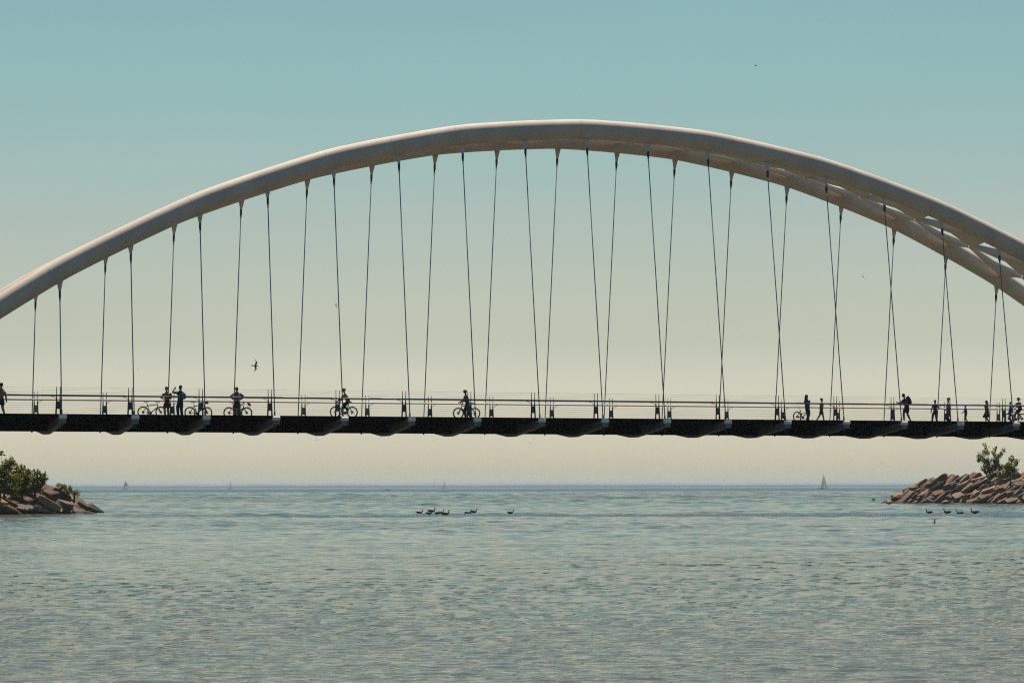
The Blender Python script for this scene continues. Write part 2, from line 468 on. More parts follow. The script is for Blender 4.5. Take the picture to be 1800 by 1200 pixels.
# deck
S0, S1 = -22.0, 92.0
sm = (S0 + S1) / 2; sl = S1 - S0
pieces = MB().box((sm, 0, DK - 0.05), (sl, 7.3, 0.10)).build('walkway', M_deck_top, bridge)
for sg in (-1, 1):
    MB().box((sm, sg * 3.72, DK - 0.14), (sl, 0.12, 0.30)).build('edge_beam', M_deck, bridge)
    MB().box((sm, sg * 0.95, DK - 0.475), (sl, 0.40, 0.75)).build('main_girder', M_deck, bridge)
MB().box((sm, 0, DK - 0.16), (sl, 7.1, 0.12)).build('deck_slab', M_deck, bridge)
beam0 = None
for i in range(-4, 22):
    s = 4.0 * i
    if beam0 is None:
        b = MB(); hw = 0.19
        def col(x0, t0, b0, x1, t1, b1, hw0, hw1):
            b.add([(-hw0, x0, t0), (hw0, x0, t0), (hw0, x0, b0), (-hw0, x0, b0), (-hw1, x1, t1), (hw1, x1, t1), (hw1, x1, b1), (-hw1, x1, b1)],
                  [(0, 1, 2, 3), (7, 6, 5, 4), (0, 4, 5, 1), (1, 5, 6, 2), (2, 6, 7, 3), (3, 7, 4, 0)])
        for q in (-1, 1):
            col(q * 4.95, -0.03, -0.37, q * 3.3, -0.215, -0.60, .19, .19)
            col(q * 3.3, -0.215, -0.60, q * 0.4, -0.215, -0.925, .19, .14)
        col(-0.4, -0.215, -0.925, 0.4, -0.215, -0.925, .14, .14)
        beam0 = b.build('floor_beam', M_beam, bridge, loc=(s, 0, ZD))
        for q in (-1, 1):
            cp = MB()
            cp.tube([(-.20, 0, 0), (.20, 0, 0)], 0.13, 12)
            cp.build('end_cap', M_cap, beam0, smooth=False, loc=(0, q * 4.97, -0.07))  # white tube paints the sunlit top edge of the bracket tip
            MB().box((0, 0.0, -0.2), (0.372, 0.10, 0.31)).build('tip_block', M_block, beam0, loc=(0, q * 4.97, -0.07))  # tip face of the beam in its lit tone
        beam_src = beam0
    else:
        c = copy_tree(beam_src, bridge); c.location = (s, 0, ZD)

# railings: posts
def post_mesh(sg):
    p = MB()
    for q in (-1, 1):
        p.tube([(q * .125, 0, 0), (q * .105, 0, .45), (q * .095, 0, .92)], [.046, .046, .036], 6)
        p.tube([(q * .095, 0, .90), (q * .105, 0, 1.5)], [.026, .018], 6)
    return p
post_src = {}
for sg in (-1, 1):
    for i in range(-5, 23):
        s = 4.0 * i + 0.02
        if sg not in post_src:
            o = post_mesh(sg).build('railing_post', M_post, bridge, smooth=True)
            MB().box((0, 0, .50), (.20, .025, .42)).build('web_plate', M_post, o)
            MB().tube([(sg * .08, -sg * .02, .80), (sg * .16, -sg * .08, .90), (sg * .28, -sg * .13, .97), (sg * .44, -sg * .14, 1.0)], .014, 6).build('rail_arm', M_post, o, smooth=True)
            post_src[sg] = o
        else:
            o = copy_tree(post_src[sg], bridge)
        o.location = (s, sg * P_, DK)
# handrails and wires
for sg in (-1, 1):
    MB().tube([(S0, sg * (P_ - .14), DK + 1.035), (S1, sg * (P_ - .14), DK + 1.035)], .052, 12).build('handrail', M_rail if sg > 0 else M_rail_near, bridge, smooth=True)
    for z in (.12, .24, .36, .48, .60, .74, .88, 1.19, 1.33, 1.46):
        MB().tube([(S0, sg * P_, DK + z), (S1, sg * P_, DK + z)], .0048, 5).build('railing_wire', M_wire, bridge)
# abutments under both ends (just outside the picture)
for s, wid in ((-20.5, 7), (90.5, 7)):
    ab = MB().box((s, 0, (DK - 1.0) / 2 - 1.0), (8, 10.5, DK + 0.9)).build('abutment', M_conc, bridge)

def bp(s, t, z=0.0):
    """a point on the deck in world space"""
    return Vector((OX + s * math.cos(TH) - t * math.sin(TH), OY + s * math.sin(TH) + t * math.cos(TH), DK + z))
#@@PEOPLE
# ------------------------------------------------------------------ breakwaters of tilted slabs
def rock_mat(name, c):
    m = mat(name, c, 0.85, var=0.35, scale=1.3, bump=0.05, spec=0.25)
    n, l = m.node_tree.nodes, m.node_tree.links; b = n['Principled BSDF']; src = b.inputs['Base Color'].links[0].from_socket
    g = n.new('ShaderNodeNewGeometry'); sp = n.new('ShaderNodeSeparateXYZ'); l.new(g.outputs['Position'], sp.inputs[0])
    mr = n.new('ShaderNodeMapRange'); mr.inputs[1].default_value = .28; mr.inputs[2].default_value = .42     # wet, weedy splash line
    l.new(sp.outputs['Z'], mr.inputs[0]); mx = n.new('ShaderNodeMix'); mx.data_type = 'RGBA'
    l.new(mr.outputs[0], mx.inputs[0]); mx.inputs[6].default_value = (.018, .017, .012, 1); l.new(src, mx.inputs[7]); l.new(mx.outputs[2], b.inputs['Base Color'])
    return m
M_rock = [rock_mat('rock_rust', (0.135, 0.08, 0.052)), rock_mat('rock_grey', (0.095, 0.08, 0.067)),
          rock_mat('rock_pink', (0.20, 0.14, 0.10)), rock_mat('rock_brown', (0.062, 0.043, 0.034))]
M_core = mat('rubble_core', (0.05, 0.04, 0.035), 0.95, var=0.3, scale=1.0)
def rock_mesh(seed, size):
    r = random.Random(seed); bm = bmesh.new()
    for k in range(13):
        if k < 8: p = Vector(((k & 1) * 2 - 1, (k >> 1 & 1) * 2 - 1, (k >> 2 & 1) * 2 - 1)); p = Vector((p.x * r.uniform(.6, 1.05), p.y * r.uniform(.65, 1.05), p.z * r.uniform(.6, 1.0)))
        else:
            p = Vector((r.uniform(-1, 1), r.uniform(-1, 1), r.uniform(-1, 1))); p /= max(abs(p.x), abs(p.y), abs(p.z))
        bm.verts.new((p.x * size[0] / 2, p.y * size[1] / 2, p.z * size[2] / 2 * (1 - 0.25 * abs(p.x))))
    res = bmesh.ops.convex_hull(bm, input=bm.verts)
    bmesh.ops.delete(bm, geom=[g for g in set(res['geom_interior'] + res['geom_unused']) if isinstance(g, bmesh.types.BMVert)], context='VERTS')
    bmesh.ops.bevel(bm, geom=list(bm.edges), offset=min(size) * 0.05, segments=1, affect='EDGES')
    me = bpy.data.meshes.new('boulder'); bm.to_mesh(me); bm.free()
    me.materials.append(M_rock[r.randrange(4)])
    return me
def breakwater(tip, end, H, width, hfun, dip, sgn, label, seed, size, du, dv, nu):
    r = random.Random(seed)
    tip = Vector((*tip, 0)); end = Vector((*end, 0)); ax = (end - tip).normalized()
    out = Vector((ax.y, -ax.x, 0)); out = out if out.y < 0 else -out       # towards the camera
    L = (end - tip).length
    root = empty('breakwater', tip, 0, label, 'breakwater')
    # core
    mb = MB(); n = 30; vs = []
    for i in range(n + 1):
        u = L * i / n; h = hfun(u) * 0.86; w = width * (0.25 + 0.75 * min(1, u / 5.0))
        c = ax * u
        for q, z in ((1, -1.4), (0.62, h * 0.5), (0.25, h), (-0.25, h), (-1, -1.4)):
            p = c + out * (w * q * 0.92); vs.append((p.x, p.y, z))
    fs = [(5 * i + k, 5 * i + 5 + k, 5 * i + 5 + (k + 1) % 5, 5 * i + (k + 1) % 5) for i in range(n) for k in range(5)]
    fs += [(0, 1, 2, 3, 4), tuple(5 * n + k for k in range(5))[::-1]]
    mb.add(vs, fs).build('rubble_core', M_core, root)
    meshes = [rock_mesh(seed * 50 + k, [q * r.uniform(0.8, 1.25) for q in size]) for k in range(16)]
    cnt = 0
    for iu in range(nu):
        u0 = -0.3 + iu * du
        h = hfun(max(u0, 0.05)); w = width * (0.25 + 0.75 * min(1, max(u0, 0) / 5.0))
        nv = max(1, int(round(h / dv)) + 1)
        rows = [(k / max(1, nv - 0.5)) for k in range(nv)] + ([1.0, 1.35, 1.7] if u0 > 2 else [])
        for k, v in enumerate(rows):
            u = u0 + r.uniform(-.4, .4) * du + (0.5 * du if k % 2 else 0)
            if u > L: continue
            if v <= 1:
                off = w * (1.0 - 0.72 * v); z = h * v ** 0.9
            else:
                off = w * (0.28 - 1.2 * (v - 1)); z = h * (1.0 - 0.35 * max(0, v - 1.35) / .35)
            p = ax * u + out * (off + r.uniform(-.25, .25)); p.z = z + r.uniform(-.3, .22) - 0.2
            o = bpy.data.objects.new('boulder', r.choice(meshes)); COL.objects.link(o); o.parent = root
            o.location = p
            sc = r.uniform(0.55, 1.30) * (0.8 if v > 1 else 1.0)
            o.scale = (sc * r.uniform(.9, 1.15), sc, sc * r.uniform(.8, 1.2))
            o.rotation_euler = (R(r.uniform(-14, 30)), R(dip + r.uniform(-20, 16)), R(r.uniform(-34, 34)))
            cnt += 1
    return root
breakwater((-53.0, 336), (-96, 303), 3.4, 5.0, lambda u: 3.3 * min(1.0, (u / 6.5) ** 0.65), 24, 1,
           'low breakwater of big reddish rock slabs under the trees at the left shore', 3, (3.3, 2.0, 1.15), 1.75, 0.78, 31)
breakwater((83.2, 499), (140, 436), 5.2, 6.5, lambda u: 5.1 * min(1.0, (u / 15.0) ** 0.62), -25, -1,
           'long rubble breakwater of tilted brown slabs with one bush, right shore', 8, (3.3, 1.9, 1.0), 1.55, 0.82, 50)

# ------------------------------------------------------------------ shrubs
def leaf_mat(name, c, tr):
    m = bpy.data.materials.new(name); m.use_nodes = True
    n, l = m.node_tree.nodes, m.node_tree.links; n.clear()
    out = n.new('ShaderNodeOutputMaterial'); d = n.new('ShaderNodeBsdfDiffuse'); t = n.new('ShaderNodeBsdfTranslucent')
    g = n.new('ShaderNodeBsdfGlossy'); g.inputs['Roughness'].default_value = 0.45; g.inputs['Color'].default_value = (.3, .3, .3, 1)
    mx = n.new('ShaderNodeMixShader'); mx.inputs[0].default_value = 0.5; m2 = n.new('ShaderNodeMixShader'); m2.inputs[0].default_value = 0.02
    tc = n.new('ShaderNodeTexCoord'); nz = n.new('ShaderNodeTexNoise'); nz.inputs['Scale'].default_value = 1.1
    rp = n.new('ShaderNodeValToRGB'); rp.color_ramp.elements[0].position = .35; rp.color_ramp.elements[1].position = .65
    rp.color_ramp.elements[0].color = (*[q * .6 for q in c], 1); rp.color_ramp.elements[1].color = (*[q * 1.35 for q in c], 1)
    l.new(tc.outputs['Object'], nz.inputs[0]); l.new(nz.outputs['Fac'], rp.inputs[0]); l.new(rp.outputs[0], d.inputs[0])
    t.inputs[0].default_value = (*tr, 1)
    l.new(d.outputs[0], mx.inputs[1]); l.new(t.outputs[0], mx.inputs[2]); l.new(mx.outputs[0], m2.inputs[1]); l.new(g.outputs[0], m2.inputs[2])
    l.new(m2.outputs[0], out.inputs[0]); return m
M_leaf = [leaf_mat('leaf_dark', (0.022, 0.042, 0.010), (0.035, 0.06, 0.006)), leaf_mat('leaf_mid', (0.055, 0.085, 0.012), (0.13, 0.17, 0.01)),
          leaf_mat('leaf_yellow', (0.14, 0.13, 0.015), (0.34, 0.30, 0.015))]
M_bark = mat('bark', (0.055, 0.045, 0.04), 0.9, var=0.3, scale=6)
def shrub(base, clusters, seed, label, cat, leaf=0.2, dens=150, elong=1.7, mix=(3, 6, 5), group=None, name='shrub', spiky=0.0):
    r = random.Random(seed); base = Vector(base)
    root = empty(name, base, 0, label, cat, group)
    tr = MB(); fork = Vector((0, 0, 0.25 * max(c[2] for c in clusters)))
    tr.tube([(0, 0, -0.9), fork * 0.5 + Vector((.05, 0, 0)), fork], [.16, .12, .09], 7)
    lim = MB()
    for (x, y, z, rad) in clusters:
        e = Vector((x, y, z)); m = fork.lerp(e, .5) + Vector((r.uniform(-.2, .2), r.uniform(-.2, .2), r.uniform(-.1, .25)))
        lim.tube([fork, m, e + Vector((0, 0, rad * .6))], [.06, .035, .012], 5)
    to = tr.build('trunk', M_bark, root, smooth=True); lim.build('limb', M_bark, to, smooth=True)
    mb = MB()
    for (x, y, z, rad) in clusters:
        c = Vector((x, y, z)); nl = int(dens * 2.6 * (rad ** 1.7)) + 8
        # twigs: leaves gather on short shoots so gaps stay open
        shoots = []
        for k in range(max(4, int(nl / 9))):
            d = Vector((r.gauss(0, 1), r.gauss(0, 1), r.gauss(0.25, 1))).normalized()
            q = c + d * rad * r.uniform(.1, .95)
            shoots.append((q, (d + Vector((0, 0, .7 + spiky))).normalized()))
        for k in range(nl):
            q, d = r.choice(shoots)
            p = q + d * r.uniform(-.1, .34 + .3 * spiky) + Vector((r.gauss(0, .07), r.gauss(0, .07), r.gauss(0, .07)))
            ld = (d + Vector((r.gauss(0, .7), r.gauss(0, .7), r.gauss(0, .5)))).normalized()
            sd = ld.cross(Vector((r.gauss(0, 1), r.gauss(0, 1), r.gauss(0, 1)))).normalized()
            s = leaf * r.uniform(.6, 1.25); w = s / elong
            mi = r.choices((0, 1, 2), weights=mix)[0]
            mb.add([p - ld * s * .5, p + sd * w * .5, p + ld * s * .5, p - sd * w * .5], [(0, 1, 2, 3)], mi)
    me = bpy.data.meshes.new('crown'); me.from_pydata(mb.v, [], mb.f)
    for x in M_leaf: me.materials.append(x)
    me.polygons.foreach_set('material_index', mb.m); me.update()
    o = bpy.data.objects.new('crown', me); COL.objects.link(o); o.parent = root
    return root
def px3(px, py, Y):
    """helper for authoring: direction table of the site survey (x across, z up) at distance Y"""
    return ((px - 843.7) / 4323 * Y, 3.5 + (855.5 - .0022 * (px - 900) - py) / 4323 * Y)
def clus(lst, Y, base, seed, depth=.8):
    r = random.Random(seed); out = []
    for (px, py, rp) in lst:
        x, z = px3(px, py, Y); out.append((x - base[0], r.uniform(-depth, depth), z - base[2], rp / 4323 * Y))
    return out
YL = 322.0
b1 = (px3(8, 860, YL)[0], YL, 3.0)
shrub(b1, clus([(4, 799, 4), (12, 822, 15), (0, 836, 18), (-22, 822, 18), (20, 844, 15), (3, 858, 16), (-24, 846, 22), (-48, 830, 22), (24, 815, 8), (26, 860, 12), (14, 864, 12), (-10, 864, 18)], YL, b1, 1, 1.2), 11,
      'tall dark green shrub at the picture edge above the left rocks', 'shrub', .26, 330, group='shrubs on the left breakwater')
b2 = (px3(38, 862, YL + 1)[0], YL + 1.5, 3.0)
shrub(b2, clus([(33, 829, 11), (42, 838, 11), (50, 834, 8), (30, 846, 13), (48, 850, 12), (40, 858, 11), (30, 862, 10), (50, 860, 9), (38, 866, 9)], YL + 1, b2, 2), 12,
      'rounded middle shrub on the left breakwater, between the tall one and the leaning one', 'shrub', .26, 330, group='shrubs on the left breakwater')
b3 = (px3(62, 864, YL + 2)[0], YL + 2.0, 3.1)
shrub(b3, clus([(64, 833, 7), (73, 838, 8), (78, 845, 7), (69, 846, 8), (60, 845, 7), (76, 851, 6), (64, 856, 9), (60, 862, 9), (72, 860, 7), (54, 862, 8)], YL + 2, b3, 3, .5), 13,
      'small leaning shrub with a hollow crown, rightmost of the left clump', 'shrub', .25, 300, group='shrubs on the left breakwater')
for k, (px, py, n_, lab) in enumerate(((106, 855, 3, 'little leafy sapling sprouting from the top of the left rocks'), (119, 859, 3, 'low green weed beside the sapling on the left rocks'), (131, 864, 3, 'tiny creeping plant nearest the waterside tip of the left rocks'))):
    Yp = 327.0 + k
    bb = (px3(px, py + 8, Yp)[0], Yp, px3(px, py + 8, Yp)[1])
    shrub(bb, clus([(px - 4, py, 3), (px + 3, py + 1, 4), (px + 7, py + 4, 3), (px, py + 5, 4)], Yp, bb, 5 + k, .2), 20 + k, lab, 'plant', .2, 330, name='rock_plant')
YR = 462.0
b4 = (px3(1738, 842, YR)[0], YR, 4.3)
shrub(b4, clus([(1728, 812, 7), (1734, 798, 6), (1733, 789, 3), (1729, 784, 2), (1747, 792, 3), (1746, 800, 5), (1758, 802, 5), (1764, 793, 2.5), (1722, 804, 5), (1736, 816, 8), (1749, 814, 7), (1743, 828, 8), (1730, 825, 7), (1757, 826, 7), (1720, 811, 4), (1752, 806, 5), (1750, 836, 7), (1740, 838, 7), (1760, 837, 7), (1746, 822, 8), (1733, 833, 6)], YR, b4, 6), 15,
      'tall airy green bush with upright shoots on top of the right breakwater', 'bush', .35, 165, 2.2, (3, 6, 5), spiky=.8, name='bush')
b5 = (px3(1776, 842, YR)[0], YR + 1, 4.3)
shrub(b5, clus([(1776, 810, 6), (1771, 820, 7), (1784, 818, 5), (1778, 829, 8), (1786, 812, 3), (1768, 830, 7), (1765, 822, 5), (1770, 837, 6), (1781, 837, 6), (1774, 826, 7)], YR + 1, b5, 7), 16,
      'lower yellow green bush just right of the tall airy bush', 'bush', .34, 175, 2.0, (2, 5, 8), spiky=.6, name='bush')
x_, z_ = px3(1781, 838, YR - 1)
pt = MB(); pt.tube([(0, 0, -.6), (0.02, 0, 1.1), (-.03, 0, 2.1)], [.2, .17, .13], 8)
o = pt.build('wooden_post', M_bark, None, smooth=True, loc=(x_, YR - 1, z_))
tag(o, 'dark stubby timber post at the right side of the yellow green bush', 'post')

# ------------------------------------------------------------------ water birds
M_goose = mat('goose_body', (0.06, 0.05, 0.042), 0.8, var=0.3, scale=9)
M_gblack = mat('goose_black', (0.012, 0.012, 0.013), 0.7, var=0.2, scale=9)
M_white = mat('white_feather', (0.6, 0.6, 0.58), 0.8, var=0.05)
def make_goose(neck=1.0, low=False):
    g = MB()
    body = [(-.50, 0, .20), (-.40, 0, .17), (-.25, 0, .12), (-.02, 0, .09), (.2, 0, .10), (.33, 0, .14), (.40, 0, .21)]
    rad = [.015, .06, .125, .17, .16, .12, .075]
    if low: nk = [(.46, 0, .27), (.52, 0, .30), (.60, 0, .33), (.66, 0, .33), (.72, 0, .32)]
    else: nk = [(.43, 0, .21 + .10 * neck), (.42, 0, .21 + .22 * neck), (.44, 0, .21 + .31 * neck), (.50, 0, .21 + .335 * neck), (.56, 0, .21 + .325 * neck)]
    g.tube(body + nk, rad + [.05, .042, .052, .048, .022], 10, up=(0, 1, 0))
    o = g.build('goose', M_goose, None, smooth=True)
    h = nk[-1]
    MB().tube([h, (h[0] + .075, 0, h[2] - .015)], [.02, .008], 6).build('bill', M_gblack, o, smooth=True)
    hd = MB(); hd.tube([nk[1], nk[2], nk[3], nk[4]], [.050, .058, .055, .03], 10, up=(0, 1, 0)); hd.build('head', M_gblack, o, smooth=True)
    for q in (-1, 1):
        MB().ball((-.08, q * .12, .15), (.30, .05, .11), 10, 6, Matrix.Rotation(.12, 3, 'Y')).build('wing', M_goose, o, smooth=True)
    MB().ball((-.38, 0, .13), (.09, .07, .05), 8, 5).build('tail_patch', M_white, o, smooth=True)
    return o
protos = [make_goose(.86), make_goose(.7), make_goose(1.0, True)]
used = set()
geese = [(-8.0, 322.3, 1, 0, 0.98, 'first goose from the left in the flock, swimming a little apart'),
         (-6.7, 336.2, 1, 0, 1.15, 'goose with tall neck at the back of the left flock, above the others'),
         (-6.3, 300.5, 1, 1, 0.9, 'hunched goose low at the front of the left flock under the tall necked one'),
         (-5.2, 318.4, 1, 0, 1.0, 'goose in the middle of the left flock, right behind the lead pair'),
         (-5.4, 308.5, 1, 2, 0.8, 'dark goose with lowered head squeezed between two others in the left flock'),
         (-4.4, 305.5, 1, 0, 1.12, 'dark front goose at the right end of the tight left flock'),
         (-1.6, 311.2, 1, 1, 1.0, 'left goose of the pair between the flock and the lone one'),
         (-0.9, 325.7, 1, 0, 0.95, 'right goose of the pair, overlapping the one before it'),
         (3.8, 313.3, 1, 1, 0.9, 'lone goose in mid channel with nothing near it'),
         (55.8, 306.2, -1, 0, 0.95, 'leftmost of four geese swimming left in front of the right rocks'),
         (58.1, 306.5, -1, 0, 1.08, 'second of the four geese off the right rocks, brown breast'),
         (58.9, 302.5, -1, 0, 1.0, 'third of the four geese off the right rocks, close behind the second'),
         (60.9, 303.3, -1, 0, 1.12, 'rightmost of the four geese off the right rocks, long black back'),
         (76.9, 463.7, -1, 0, 1.15, 'goose with raised neck right at the tip of the right rocks'),
         (80.4, 476.3, -1, 2, 0.95, 'flat resting goose second from the tip of the right rocks'),
         (82.0, 474.0, -1, 2, 1.0, 'flat resting goose nearest the foot of the right rocks'),
         (88.5, 554.4, -1, 1, 1.0, 'small far goose left of the right rocks, half lost in the glitter')]
for (x, y, d, k, sc, lab) in geese:
    o = protos[k] if k not in used else copy_tree(protos[k])
    used.add(k)
    o.location = (x, y, water_z(x, y) + 0.13); o.rotation_euler = (0, 0, (0 if d > 0 else math.pi) + random.Random(x).uniform(-.2, .2))
    o.scale = (sc, sc, sc); tag(o, lab, 'goose', 'geese on the water')
dk = MB(); dk.tube([(-.26, 0, .12), (-.15, 0, .08), (0, 0, .06), (.13, 0, .09), (.17, 0, .2), (.17, 0, .34), (.22, 0, .4), (.28, 0, .39)], [.01, .08, .1, .08, .05, .045, .06, .02], 10, up=(0, 1, 0))
o = dk.build('duck', M_gblack, None, smooth=True, loc=(42.6, 231.5, water_z(42.6, 231.5))); o.rotation_euler = (0, 0, R(-80)); o.scale = (1.05,) * 3
MB().tube([(.27, 0, .39), (.34, 0, .375)], [.02, .012], 6).build('bill', M_goose, o)
for q in (-1, 1): MB().ball((-.05, q * .07, .1), (.16, .03, .06), 8, 5).build('wing', M_goose, o, smooth=True)
tag(o, 'single dark duck seen end on, closer than the geese off the right rocks', 'duck')

M_gull = mat('gull_grey', (0.10, 0.10, 0.095), 0.8, var=0.2)
def make_gull():
    g = MB(); g.tube([(-.24, 0, .0), (-.16, 0, 0), (0, 0, 0), (.14, 0, .01), (.2, 0, .02), (.25, 0, .02)], [.03, .05, .075, .06, .045, .012], 8)
    o = g.build('gull', M_gull, None, smooth=True)
    for q in (-1, 1):
        a = Vector((.10, q * .04, .03)); b_ = Vector((.18, q * .32, .12)); c = Vector((-.10, q * .66, .06))
        MB().prism([a, b_, c, Vector((.02, q * .34, .10)), Vector((-.08, q * .05, .03))], (0, 0, .02)).build('wing', M_gull, o)
    MB().prism([(-.2, .03, 0), (-.2, -.03, 0), (-.36, -.08, 0), (-.36, .08, 0)], (0, 0, .015)).build('tail', M_gull, o)
    MB().tube([(.24, 0, .02), (.29, 0, .01)], [.014, .005], 5).build('bill', M_gull, o)
    return o
gp = make_gull()
gulls = [(-18.3, 200, 13.35, (78, 5, 4), .85, 'largest dark gull banking steeply above the man with hands on hips'),
         (-18.8, 320, 27.11, (70, 20, 60), .7, 'small gull in the sky beside a hanger, left of centre'),
         (46.9, 300, 28.98, (60, -20, 100), .75, 'small gull in the sky between hangers at the right side'),
         (17.0, 150, 29.3, (15, 0, 10), .35, 'tiny gull high above the arch at the upper right'),
         (-69.6, 500, 27.59, (20, 0, 30), .55, 'speck of a gull above the railing left of the two standing men'),
         (-33.2, 500, 13.05, (10, 0, 160), .6, 'speck of a gull below the deck, left of centre'),
         (10.2, 500, 12.26, (10, 0, 20), .55, 'speck of a gull below the deck near the middle')]
for k, (x, y, z, e, sc, lab) in enumerate(gulls):
    o = gp if k == 0 else copy_tree(gp)
    o.location = (x, y, z); o.rotation_euler = [R(v) for v in e]; o.scale = (sc,) * 3
    tag(o, lab, 'gull', 'gulls in the air')

# ------------------------------------------------------------------ boats
M_sail = mat('sail_cloth', (0.50, 0.50, 0.48), 0.8, var=0.04)
_n, _l = M_sail.node_tree.nodes, M_sail.node_tree.links
_t = _n.new('ShaderNodeBsdfTranslucent'); _t.inputs[0].default_value = (.6, .6, .58, 1); _m = _n.new('ShaderNodeMixShader'); _m.inputs[0].default_value = .55
_l.new(_n['Principled BSDF'].outputs[0], _m.inputs[1]); _l.new(_t.outputs[0], _m.inputs[2]); _l.new(_m.outputs[0], _n['Material Output'].inputs[0])
M_hull = mat('hull_dark', (0.03, 0.05, 0.07), 0.4, var=0.1)
M_hullw = mat('hull_white', (0.6, 0.6, 0.58), 0.4, var=0.05)
def sailboat(x, y, L, H, label, kind, hullm):
    root = empty('sailboat', (x, y, 0), 0, label, 'sailboat', 'sailing boats on the horizon')
    h = MB(); prof = [(-.5, .10, .9), (-.3, .135, .75), (0, .15, .68), (.3, .09, .72), (.5, .006, .95)]
    vs = []
    for px, w, tz in prof:
        vs += [(px * L, -w * L, tz * L * .09 + .15), (px * L, w * L, tz * L * .09 + .15), (px * L * .93, w * L * .5, -.3), (px * L * .93, -w * L * .5, -.3)]
    fs = [(4 * i + k, 4 * i + 4 + k, 4 * i + 4 + (k + 1) % 4, 4 * i + (k + 1) % 4) for i in range(4) for k in range(4)] + [(0, 1, 2, 3), (19, 18, 17, 16)]
    h.add(vs, fs).build('hull', hullm, root)
    MB().box((-.05 * L, 0, .11 * L), (.35 * L, .12 * L, .05 * L)).build('cabin', M_hullw, root)
    MB().tube([(.08 * L, 0, .05 * L), (.08 * L, 0, H)], [.11, .07], 6).build('mast', M_rod, root)
    MB().tube([(.08 * L, 0, .13 * L), (-.38 * L, -.06 * L, .14 * L)], .09, 6).build('boom', M_rod, root)
    def sail(name, pts, belly):
        a, b_, c = [Vector(p) for p in pts]; n = 6; m = MB(); vs = []; idx = {}
        nn = (b_ - a).cross(c - a).normalized()
        for i in range(n + 1):
            for j in range(n + 1 - i):
                u, v = i / n, j / n; w = 1 - u - v
                idx[i, j] = len(vs); vs.append(a * w + b_ * u + c * v + nn * belly * 27 * u * v * w)
        fs = []
        for i in range(n):
            for j in range(n - i):
                fs.append((idx[i, j], idx[i + 1, j], idx[i, j + 1]))
                if j < n - i - 1: fs.append((idx[i + 1, j], idx[i + 1, j + 1], idx[i, j + 1]))
        k = len(vs); vs2 = vs + [p + nn * .04 for p in vs]; fs2 = fs + [tuple(q + k for q in f[::-1]) for f in fs]
        m.add(vs2, fs2).build(name, M_sail, root, smooth=True)
    if kind == 'spinnaker':
        sail('spinnaker', [(.09 * L, 0, H), (-.15 * L, -.05 * L, .16 * L), (.75 * L, .3, .18 * L)], .07 * L)
        sail('mainsail', [(.07 * L, 0, H * .98), (.07 * L, 0, .15 * L), (-.36 * L, -.06 * L, .16 * L)], .03 * L)
    else:
        sail('mainsail', [(.07 * L, 0, H * .98), (.07 * L, 0, .15 * L), (-.22 * L, -.05 * L, .16 * L)], .03 * L)
        sail('jib', [(.10 * L, 0, H * .92), (.14 * L, 0, .12 * L), (.40 * L, 0, .11 * L)], .03 * L)
    return root
sailboat((1445 - 843.7) / 4323 * 2700, 2700, 12.5, 16.5, 'nearest sailboat with white sails and dark hull, at the right', 'sloop', M_hull)
sailboat((780 - 843.7) / 4323 * 4200, 4200, 9, 13, 'slim pale sailboat on the horizon near the middle', 'sloop', M_hullw)
sailboat((404.5 - 843.7) / 4323 * 4300, 4300, 9, 14, 'faint narrow sailboat on the horizon, second from the left', 'sloop', M_hullw)
sailboat((220 - 843.7) / 4323 * 4300, 4300, 11, 15.5, 'hazy leftmost sailboat with a full broad headsail', 'spinnaker', M_hullw)
root = empty('motorboat', ((682 - 843.7) / 4323 * 2300, 2300, 0), 0, 'low grey motorboat on the far water, left of the middle sailboat', 'motorboat')
vs = [(-2.6, -.9, .7), (-2.6, .9, .7), (-2.6, .7, -.2), (-2.6, -.7, -.2), (1, -.9, .8), (1, .9, .8), (1, .6, -.2), (1, -.6, -.2), (2.8, -.05, 1.0), (2.8, .05, 1.0), (2.4, .05, -.1), (2.4, -.05, -.1)]
MB().add(vs, [(4 * i + k, 4 * i + 4 + k, 4 * i + 4 + (k + 1) % 4, 4 * i + (k + 1) % 4) for i in range(2) for k in range(4)] + [(0, 1, 2, 3), (11, 10, 9, 8)]).build('hull', M_hull, root)
MB().prism([(-.8, -.6, .75), (.9, -.6, .8), (.4, -.5, 1.5), (-.6, -.5, 1.5)], (0, 1.1, 0)).build('cabin', M_hullw, root)
MB().box((-2.75, 0, .5), (.3, .4, .9)).build('outboard_motor', M_hull, root)

